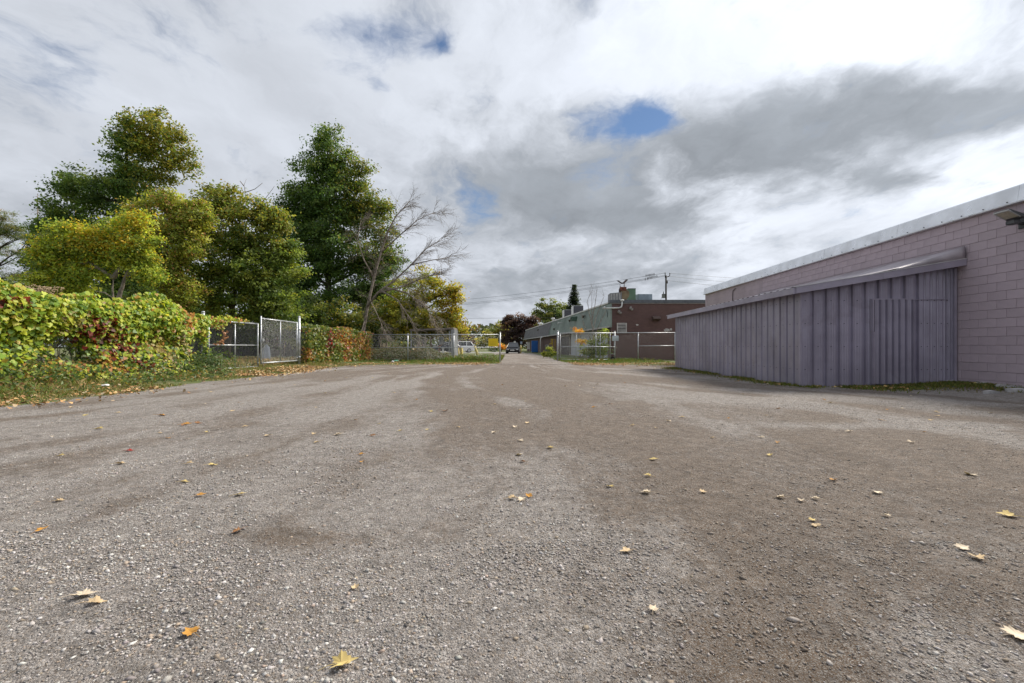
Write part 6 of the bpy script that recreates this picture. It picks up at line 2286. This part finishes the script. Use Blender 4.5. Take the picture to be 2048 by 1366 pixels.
def build_houses():
    # brick house glimpsed under the crowns, beige house behind the corner
    brick = brick_mat('house_brick', (.30, .16, .12), (.25, .13, .10), (.30, .27, .24), .22, .075, .010, (0, 2), .85, .3)
    roofm = mat('house_shingle', (.28, .27, .27), .9, 0, .12, 2)
    beige = mat('house_beige', (.55, .42, .28), .8, 0, .08, 1.5)
    for (x, y, w, d, hh, m, lab) in ((-37, 55, 12, 9, 3.0, brick, 'red brick bungalow with grey roof behind the trees at left'), (-19.5, 62, 11, 8, 2.9, beige, 'beige house seen in gaps beyond the back fence corner')):
        t = thing('house', lab, 'house', (x, y, 0))
        wl = part('wall', MB().box(-w / 2, w / 2, 0, d, -.1, hh), m, t)
        part('roof', MB().prism([(-.5, hh - .02), (d / 2, hh + 1.9), (d + .5, hh - .02), (d + .5, hh + .12), (d / 2, hh + 2.06), (-.5, hh + .12)], -w / 2 - .4, w / 2 + .4, 'yz'), roofm, t)
        part('gable', MB().prism([(.0, hh + .001), (d / 2, hh + 1.85), (d, hh + .001)], -w / 2 + .01, w / 2 - .01, 'yz'), m, t)
        for k in (-.3, .05, .33):
            wn = part('window', MB().box(w * k - .6, w * k + .6, -.05, -.004, 1.0, 2.2), WHITEP, t)
            part('pane', MB().box(w * k - .52, w * k + .52, -.07, -.052, 1.08, 2.12), GLASS, wn)
    # dark board fence beyond the gate yard
    t = thing('board_fence', 'dark grey weathered board fence at the back of the gated yard', 'fence', (-19, 36, gzf(-19, 36)))
    bm = mat('board_dark', (.045, .040, .042), .9, 0, .25, 3, .3, 30, stretch=(4, 4, .5))
    meshes = []
    for k in range(4):
        me = MB().bbox(-.067, .067, -.012, .012, 0, 1.95 + .03 * k, .004).mesh('board'); fix_normals(me); me.materials.append(bm); meshes.append(me)
    x = -27.5
    while x < -10.6:
        o = bpy.data.objects.new('board', random.choice(meshes))
        COL.objects.link(o)
        o.parent = t
        o.location = (x + 19, random.uniform(-.006, .006), .02 + random.uniform(-.02, .02))
        o.rotation_euler = (0, random.uniform(-.01, .01), 0)
        x += .142
    for z in (.5, 1.6):
        part('rail', MB().box(-8.6, 8.4, .014, .06, z, z + .09), bm, t)
    # things leaning inside the gated yard
    s = thing('scrap_sheet', 'bent pale metal sheet standing behind the left gate leaf', 'scrap', (-14.9, 27, gzf(-14.9, 27)))
    part('sheet', MB().add([(-.3, 0, 0), (.35, .1, 0), (.20, .3, .75), (.02, .28, .95), (-.26, .22, .6), (-.3, .03, 0), (.35, .13, 0), (.20, .33, .75), (.02, .31, .95), (-.26, .25, .6)],
                           [(0, 1, 2, 3, 4), (9, 8, 7, 6, 5), (0, 5, 6, 1), (1, 6, 7, 2), (2, 7, 8, 3), (3, 8, 9, 4), (4, 9, 5, 0)]), mat('scrap_blue', (.30, .34, .42), .5, .2), s)
    part('edge', MB().tube([(-.3, -.01, 0), (-.26, .21, .6), (.02, .27, .95)], .02, 5), GALV, s)


build_houses()


# ------------------------------------------------------------------ verges, weeds and litter
def in_yard(x, y):
    return (x > -7.9) & (y < 23)


def build_verges():
    def grass(name, label, x, y, h, cols, wts, w=.006, lean=.4, parent=None):
        n = len(x)
        P = np.stack([x, y, gz(x, y) - .01], 1)
        stuff(name, blades(name, P, h, np.full(n, w) * (1 + .5 * RNG.uniform(size=n)), palette(n, cols, wts, .2), lean), GRASSM, label)
    G = [(.12, .17, .035), (.17, .20, .05), (.26, .22, .08), (.36, .27, .13)]
    # along the vine fence
    n = 52000
    y = RNG.uniform(5.5, 24, n)
    edge = -8.05 + 1.3 * (fbm(y * .33, y * 0 + 3, 91, 4) - .5) + .25 * (vnoise(y * 2.3, y * 0, 8) - .5)
    x = edge - RNG.uniform(-.05, 1, n) * 2.6
    d = fbm(x * 1.2, y * 1.2, 131, 4)
    keep = (RNG.uniform(size=n) < sstep(d, .3, .6) * (.35 + .65 * sstep(edge - x, 0, .9)))
    x, y, edge, d = x[keep], y[keep], edge[keep], d[keep]
    tall = sstep(edge - x, .5, 2.0)
    gate = 1 - .65 * sstep(y, 15.0, 15.8) * (1 - sstep(y, 20.8, 21.4))
    h = (.03 + .04 * RNG.uniform(size=len(x)) + .16 * tall * RNG.uniform(size=len(x)) ** 2.0) * gate
    grass('verge_grass', 'rough grass and weeds below the vine fence', x, y, h, G, [2.4, 2.6, 2.6, 3], .006)
    # broad-leaved weeds in the verge
    n = 15000
    y = RNG.uniform(5.5, 15.2, n)
    x = fx(y) + .15 + RNG.beta(1.2, 2.2, n) * 2.1
    d = fbm(x * 1.1, y * 1.1, 151, 4)
    keep = RNG.uniform(size=n) < sstep(d, .42, .62)
    x, y = x[keep], y[keep]
    z = gz(x, y) + RNG.uniform(0, 1, len(x)) ** 1.3 * (.62 - .25 * (x - fx(y)))
    N = np.stack([.4 + RNG.normal(size=len(x)) * .5, -.4 + RNG.normal(size=len(x)) * .5, .8 + RNG.normal(size=len(x)) * .3], 1)
    c = palette(len(x), [(.07, .12, .03), (.11, .16, .035), (.17, .21, .04), (.34, .26, .06), (.22, .10, .04)], [3, 3, 2, .9, .7], .2)
    stuff('verge_weeds', leaf_cards('verge_weeds', np.stack([x, y, z], 1), N, RNG.uniform(.05, .11, len(x)), c, OUT_OVAL), VINE, 'leafy weeds at the foot of the vines')
    # a round clump at the gate post
    t = thing('weed_clump', 'bushy dark green weed clump at the left gate post foot', 'plant', (-9.85, 14.6, gzf(-9.85, 14.6)))
    n = 2600
    P = RNG.normal(size=(n, 3)) * np.array([.30, .42, .20]) + np.array([0, 0, .28])
    P[:, 2] = np.abs(P[:, 2])
    N = P * np.array([1, 1, 1]) + RNG.normal(size=(n, 3)) * .35 + np.array([0, 0, .3])
    part('leaves', leaf_cards('leaves', P, N, RNG.uniform(.04, .09, n), palette(n, [(.06, .11, .035), (.09, .14, .04), (.13, .17, .05)], [3, 3, 1], .2), OUT_OVAL), VINE, t)
    mb = MB()
    for k in range(14):
        mb.tube([(random.gauss(0, .05), random.gauss(0, .08), -.02), (random.gauss(0, .3), random.gauss(0, .4), random.uniform(.2, .5))], [.008, .003], 3)
    part('stems', mb, BARK, t)
    # fallen leaves heaped along the verge edge: uncountable
    n = 9000
    y = np.concatenate([RNG.uniform(4.5, 23, n // 2), RNG.uniform(14, 23.5, n - n // 2)])
    edge = -8.05 + 1.3 * (fbm(y * .33, y * 0 + 3, 91, 4) - .5)
    x = edge - .22 - RNG.normal(size=n) * .50 - .6 * RNG.uniform(size=n) * (RNG.uniform(size=n) < .4)
    # back edge, both sides of the gateway
    m = 9000
    xb = np.concatenate([RNG.uniform(-8.4, -.6, m // 2), RNG.uniform(3.2, 9, m - m // 2)])
    yb = 24.6 + RNG.normal(size=m) * .9 + .8 * (fbm(xb * .5, xb * 0, 14, 3) - .5) - .6 * (xb > 3)
    x = np.concatenate([x, xb]); y = np.concatenate([y, yb])
    ms = 420
    xs = np.concatenate([6.9 + RNG.uniform(0, 3.6, ms // 2), 6.95 - np.abs(RNG.normal(size=ms - ms // 2)) * .5])
    ys = np.concatenate([10.6 - np.abs(RNG.normal(size=ms // 2)) * .5, 10.8 + RNG.uniform(0, 9, ms - ms // 2)])
    x = np.concatenate([x, xs]); y = np.concatenate([y, ys])
    k = RNG.uniform(size=len(x)) < sstep(fbm(x * 1.1, y * 1.1, 171, 5), .40, .66)
    x, y = x[k], y[k]
    P = np.stack([x, y, gz(x, y) + .02 + RNG.uniform(0, .03, len(x))], 1)
    N = np.stack([RNG.normal(size=len(x)) * .5, RNG.normal(size=len(x)) * .5, np.ones(len(x))], 1)
    c = palette(len(x), [(.46, .28, .12), (.40, .22, .09), (.50, .37, .17), (.30, .17, .08), (.42, .33, .21)], [3, 2.5, 2, 2, 2], .2)
    stuff('leaf_litter', leaf_cards('leaf_litter', P, N, RNG.uniform(.03, .075, len(x)), c, OUT_GRAPE), DRY, 'drift of orange and tan fallen leaves along the yard edges')
    # grass past the back fence
    n = 42000
    x = np.concatenate([RNG.uniform(-9.4, -.8, n // 2), RNG.uniform(-4.8, -.7, n // 3), RNG.uniform(3.0, 9.5, n - n // 2 - n // 3)])
    y = np.where(x < 0, RNG.uniform(24.8, 36, n), RNG.uniform(25.5, 32.6, n))
    d = fbm(x * .8, y * .8, 231, 4)
    keep = RNG.uniform(size=n) < sstep(d, .28, .55)
    x, y = x[keep], y[keep]
    h = .06 + .20 * RNG.uniform(size=len(x)) ** 1.5 * sstep(y, 26, 29)
    h = np.where((x > -4.5) & (x < 0) & (y > 28), h + .22 * RNG.uniform(size=len(x)), h)
    grass('back_grass', 'green tufty grass round the back fence posts', x, y, h, [(.10, .17, .03), (.14, .21, .04), (.20, .20, .07), (.28, .22, .10)], [4, 3, 2, 1.4], .011)
    # weeds behind the back fence
    n = 9000
    x = RNG.uniform(-9.6, -4.2, n); y = 29.0 + RNG.uniform(.1, 2.4, n)
    hmax = .35 + .75 * fbm(x * .9, y * .6, 251, 3)
    z = RNG.uniform(0, 1, n) * hmax * (1.15 - .35 * sstep(x, -6.5, -4.5))
    N = np.stack([RNG.normal(size=n) * .5, -.4 + RNG.normal(size=n) * .5, .7 + RNG.normal(size=n) * .3], 1)
    c = palette(n, [(.07, .10, .03), (.11, .13, .04), (.16, .13, .05), (.20, .13, .07)], [3, 3, 2, 1.4], .2)
    stuff('back_weeds', leaf_cards('back_weeds', np.stack([x, y, z + gz(x, y)], 1), N, RNG.uniform(.07, .14, n), c, OUT_OVAL), LEAF, 'brown green weeds behind the back fence')
    # strips at the foot of the shed and wall
    n = 20000
    u = RNG.uniform(0, 1, n)
    side = RNG.uniform(size=n) < .45
    ys = 10.7 + u * 9.4
    xs = 6.93 + .0356 * (ys - 10.82) - .02 - np.abs(RNG.normal(size=n)) * (.16 + .22 * fbm(ys * .8, ys * 0, 41, 3))
    xf = 6.75 + u * 4.2
    yf = 10.70 - .03 * (xf - 6.9) - np.abs(RNG.normal(size=n)) * (.20 + .45 * sstep(xf, 7.1, 8.2) * (.6 + .6 * fbm(xf * .7, xf * 0, 43, 3)))
    x = np.where(side, xs, xf); y = np.where(side, ys, yf)
    # past the shed the strip follows the block wall towards the camera
    extra = RNG.uniform(size=n) < .14
    ye = RNG.uniform(7.5, 10.5, n)
    x = np.where(extra, 10.16 + .0356 * ye - np.abs(RNG.normal(size=n)) * .35, x)
    y = np.where(extra, ye, y)
    k = RNG.uniform(size=n) < sstep(fbm(x * 1.6, y * 1.6, 261, 4), .26, .52)
    x, y = x[k], y[k]
    k = (x < wall_x(y) - .03) & ~((x > 6.95 + .0356 * (y - 10.82)) & (y > 10.8 - .0356 * (x - 6.93)))
    x, y = x[k], y[k]
    grass('shed_grass', 'short green grass strip at the foot of the shed', x, y, .025 + .07 * RNG.uniform(size=len(x)) ** 1.3, [(.10, .14, .025), (.14, .17, .03), (.20, .18, .05), (.26, .19, .08)], [3, 3, 2, 1.2], .007)
    # gated yard: dry grass and leaves
    n = 20000
    x = RNG.uniform(-24, -10.3, n); y = RNG.uniform(13, 31, n)
    k = (x < fx(y) - .05) & (RNG.uniform(size=n) < sstep(fbm(x * .9, y * .9, 281, 4), .3, .6))
    x, y = x[k], y[k]
    grass('gated_yard_grass', 'dry tan grass inside the gated yard', x, y, .05 + .18 * RNG.uniform(size=len(x)), [(.36, .26, .13), (.30, .23, .10), (.17, .19, .05), (.40, .24, .12)], [3, 2, 2, 2], .016)


build_verges()


def build_fallen_leaves():
    outl = [(-.06, .03), (-.22, .16), (-.16, .20), (-.26, .40), (-.02, .34), (.06, .50), (.16, .40), (.28, .44), (.30, .22), (.46, .20), (.48, .10), (.72, .02)]
    pts = outl + [(a, -b) for a, b in outl[::-1]]
    protos = []
    for k in range(8):
        mb = MB()
        curl = random.uniform(.35, 1.1)
        fold = random.uniform(-.15, .35)
        tw = random.uniform(-.3, .3)
        def bend(a, b):
            z = curl * (b * b) * .9 + fold * (a - .2) ** 2 + tw * a * b + .05 * math.sin(a * 9 + k) * abs(b)
            return (a, b * (1 - .25 * curl), z)
        vs = [bend(.12, 0), bend(.4, 0)] + [bend(a + random.uniform(-.03, .03), b + random.uniform(-.03, .03)) for a, b in pts]
        n = len(pts)
        fs = []
        for i in range(n):
            j = (i + 1) % n
            am = (pts[i][0] + pts[j][0]) / 2
            fs.append((2 + i, 2 + j, 1 if am > .26 else 0))
        # close the seam between the two midrib points
        for i in range(n):
            j = (i + 1) % n
            a0 = (pts[i][0] + pts[(i - 1) % n][0]) / 2 > .26
            a1 = (pts[i][0] + pts[j][0]) / 2 > .26
            if a0 != a1:
                fs.append((2 + i, 0, 1) if a1 else (2 + i, 1, 0))
        mb.add(vs, fs)
        z0 = bend(-.05, 0)[2]
        mb.tube([(-.05, 0, z0), (-.35, .04 * (k - 4) * .4, z0 + .06), (-.75, .10 * (k - 4) * .5, .01)], [.016, .012, .012], 4)
        zmin = min(v[2] for v in mb.v)
        mb.v = [(a, b, c - zmin) for a, b, c in mb.v]
        protos.append(mb)
    cols = {'yellow': (.56, .43, .17), 'tan': (.56, .42, .25), 'pale': (.64, .53, .39), 'orange': (.50, .25, .05), 'brown': (.26, .13, .055), 'red': (.35, .03, .02)}
    meshes = {}
    for cn, c in cols.items():
        for k, mb in enumerate(protos):
            me = mb.mesh('fallen_leaf')
            ca = me.color_attributes.new('col', 'FLOAT_COLOR', 'POINT')
            c4 = np.ones((len(me.vertices), 4), np.float32)
            c4[:, :3] = np.array(c) * (1 + RNG.normal(size=(len(me.vertices), 1)) * .14)
            ca.data.foreach_set('color', np.clip(c4, 0, 1).ravel())
            me.materials.append(DRY)
            meshes[cn, k] = me
    def drop(px, py, size, cn, label, rz=None, tilt=None):
        y = H * F / (py - 693)
        x = (px - 1024) / F * y
        o = bpy.data.objects.new('fallen_leaf', meshes[cn, random.randrange(8)])
        COL.objects.link(o)
        s = size * .95
        o.scale = (s, s, s)
        z = gzf(x, y)
        o.location = (x, y, z + .010)
        o.rotation_euler = (random.uniform(-.22, .22), random.uniform(-.2, .2), rz if rz is not None else random.uniform(0, 6.28))
        o['label'] = label
        o['category'] = 'leaf'
        o['group'] = 'fallen leaves on the gravel'
    big = [
        (676, 1334, .085, 'yellow', 'large yellow maple leaf with long stem at the bottom edge', .15),
        (158, 1196, .085, 'pale', 'pale tan leaf at lower left, upper one of a touching pair', .3),
        (184, 1210, .065, 'tan', 'smaller tan leaf of the touching pair at lower left', .5),
        (384, 1272, .065, 'orange', 'curled orange leaf with drooping stem near the bottom left', 2.6),
        (2030, 1276, .085, 'pale', 'pale leaf cut by the right frame edge near the bottom', .2),
        (1306, 1225, .05, 'pale', 'small pale leaf low in the frame right of centre', 1.0),
        (711, 1181, .045, 'tan', 'lone small tan leaf low in the frame left of centre', 2.0),
        (1257, 1106, .065, 'tan', 'tan leaf with a stem pointing right in lower centre right', 3.4),
        (1953, 1117, .075, 'tan', 'tan upright leaf near the right edge, lower of two', 4.4),
        (1922, 1099, .065, 'pale', 'flat pale leaf near the right edge, upper of two', .1),
        (478, 1065, .07, 'brown', 'brown leaf lying on the bare dirt patch at left', 4.3),
        (1022, 1000, .075, 'tan', 'left leaf of a cluster of three near the middle of the yard', .2),
        (1044, 1004, .075, 'pale', 'front pale leaf of the cluster of three in mid yard', 1.2),
        (1059, 996, .06, 'orange', 'small reddish leaf behind the cluster of three in mid yard', 2.2),
        (1296, 989, .085, 'pale', 'pale leaf with a long thin stem right of the cluster', 2.9),
        (1405, 988, .06, 'tan', 'tan leaf by itself right of the long stemmed leaf', 1.0),
        (1564, 998, .075, 'pale', 'pale leaf first in a row of three on right gravel', 2.9),
        (1602, 1004, .055, 'pale', 'middle pale leaf of a row of three on right gravel', 4.2),
        (1634, 1001, .06, 'pale', 'last pale leaf of a row of three on right gravel', 2.5),
        (1757, 989, .07, 'pale', 'large pale leaf right of the row of three', 1.6),
        (1624, 1044, .05, 'yellow', 'yellow leaf just behind a tan one on right gravel', .6),
        (1634, 1055, .06, 'tan', 'tan leaf just in front of the yellow one on right gravel', 1.5),
        (1776, 1035, .055, 'pale', 'lone pale leaf midway down the right gravel', 2.2),
        (2022, 1034, .09, 'yellow', 'yellow leaf with long stem at the right edge midway down', 2.7),
        (1942, 952, .095, 'pale', 'broad pale leaf on the right gravel towards the wall', 1.2),
        (476, 992, .075, 'yellow', 'bright yellow green leaf left of centre', .4),
        (398, 993, .06, 'orange', 'thin orange leaf beside the bright yellow one', .5),
        (366, 965, .06, 'yellow', 'yellow leaf above the orange and yellow pair at left', .3),
        (238, 928, .085, 'tan', 'tan leaf with stem on the left gravel', .3),
        (422, 931, .075, 'yellow', 'folded yellow leaf on the left gravel', 1.0),
        (376, 928, .07, 'tan', 'tan leaf left of the folded yellow leaf', .2),
        (256, 902, .07, 'red', 'small crimson leaf on the left gravel', .4),
        (80, 1064, .055, 'orange', 'orange leaf low on the far left gravel', 1.4),
        (116, 1003, .06, 'tan', 'tan leaf above the orange leaf at far left', .4),
        (120, 912, .06, 'yellow', 'yellow leaf far left in the middle distance', .2),
        (674, 871, .10, 'pale', 'pale leaf with its stem up, left of centre in the distance', .6),
        (722, 911, .06, 'orange', 'pale orange leaf left of centre, behind another', .6),
        (724, 926, .055, 'orange', 'pale orange leaf left of centre, in front of another', 1.6),
        (800, 864, .06, 'yellow', 'yellow speck of a leaf left of centre far off', .8),
        (890, 824, .12, 'brown', 'upright brown leaf far off near the centre', 1.7),
        (1030, 857, .08, 'pale', 'pale leaf far off right of the centre line', 1.7),
        (1102, 898, .085, 'yellow', 'yellow leaf with stem to the left near the centre', 3.0),
        (1040, 912, .08, 'pale', 'pale leaf with long stem left of the yellow one near centre', 2.8),
        (1047, 926, .06, 'brown', 'dark brown leaf just in front of a pale one near centre', 3.0),
        (1304, 922, .08, 'yellow', 'yellow leaf with stem to the right, right of centre', 6.1),
        (1298, 955, .065, 'yellow', 'pale yellow leaf in front of the stemmed one right of centre', 2.9),
        (1222, 977, .06, 'yellow', 'small yellow leaf just right of centre', 2.2),
        (1540, 914, .065, 'yellow', 'upright yellow leaf on the right gravel in mid distance', 1.2),
        (1666, 964, .065, 'orange', 'orange tinged leaf on the right gravel in mid distance', .6),
        (1820, 886, .085, 'pale', 'pale leaf with a second beside it near the wall', .3),
        (370, 848, .11, 'orange', 'orange leaf on the left gravel far off', .3),
        (392, 846, .10, 'brown', 'brown leaf right beside the far orange leaf', .3),
        (196, 858, .10, 'yellow', 'yellowish leaf far off on the left gravel', .2),
        (322, 831, .13, 'orange', 'broad orange leaf on a dark rut at left', .3),
    ]
    for (px, py, s, cn, lab, rz) in big:
        drop(px, py, s, cn, lab, rz)
    labs = {'tan': 'small dry tan leaf on the distant gravel', 'yellow': 'small yellowed leaf on the distant gravel', 'orange': 'small orange leaf on the distant gravel', 'brown': 'small brown leaf on the distant gravel', 'pale': 'small pale leaf on the distant gravel'}
    random.seed(21)
    k = 0
    while k < 84:
        py = 738 + 150 * random.random() ** 1.6
        px = random.uniform(60, 2000)
        y = H * F / (py - 693); x = (px - 1024) / F * y
        if x < -7.6 or y > 23 or x > 9.8 or (x > 6.4 and y > 9.6):
            continue
        cn = random.choices(['tan', 'yellow', 'orange', 'brown', 'pale'], [3, 1.2, 2, 1.5, 3])[0]
        zone = 'by the vine verge' if x < -4.5 else 'left of the wheel tracks' if x < -1.2 else 'on the middle wheel tracks' if x < 2 else 'right of the wheel tracks' if x < 5 else 'near the purple shed'
        dist = 'far off' if y > 12 else 'in mid distance'
        drop(px, py, random.uniform(.045, .085), cn, 'small ' + {'tan': 'dry tan', 'yellow': 'yellowed', 'orange': 'orange', 'brown': 'dark brown', 'pale': 'pale buff'}[cn] + ' leaf on gravel ' + zone + ', ' + dist)
        k += 1


build_fallen_leaves()


def build_litter():
    paper = mat('paper_white', (.72, .71, .69), .8)
    bag = mat('bag_green', (.25, .60, .42), .5)
    for (px, py, sx, sy, m, lab) in ((210, 778, .16, .06, paper, 'crumpled white paper at the yard edge under the vines'), (785.5, 725.5, .16, .14, paper, 'scrap of white paper at the foot of the back fence'), (792.5, 723.2, .36, .10, bag, 'pale green plastic bag lying at the back fence'), (881, 722.5, .22, .24, paper, 'white rag in the grass before the pipe shelter')):
        y = H * F / (py - 693)
        x = (px - 1024) / F * y
        n, m_ = 7, 9
        mb = MB()
        vs = []
        for i in range(n):
            th = math.pi * i / (n - 1)
            for j in range(m_):
                a = 2 * math.pi * j / m_
                r = random.uniform(.75, 1.15)
                vs.append((sx * .5 * math.sin(th) * math.cos(a) * r, sx * .5 * math.sin(th) * math.sin(a) * r, sy * .5 * (1 + math.cos(th)) * r * .9))
        fs = [(i * m_ + j, i * m_ + (j + 1) % m_, (i + 1) * m_ + (j + 1) % m_, (i + 1) * m_ + j) for i in range(n - 1) for j in range(m_)]
        solo('litter', mb.add(vs, fs), m, lab, 'litter', (x, y, gzf(x, y) + .005))


build_litter()
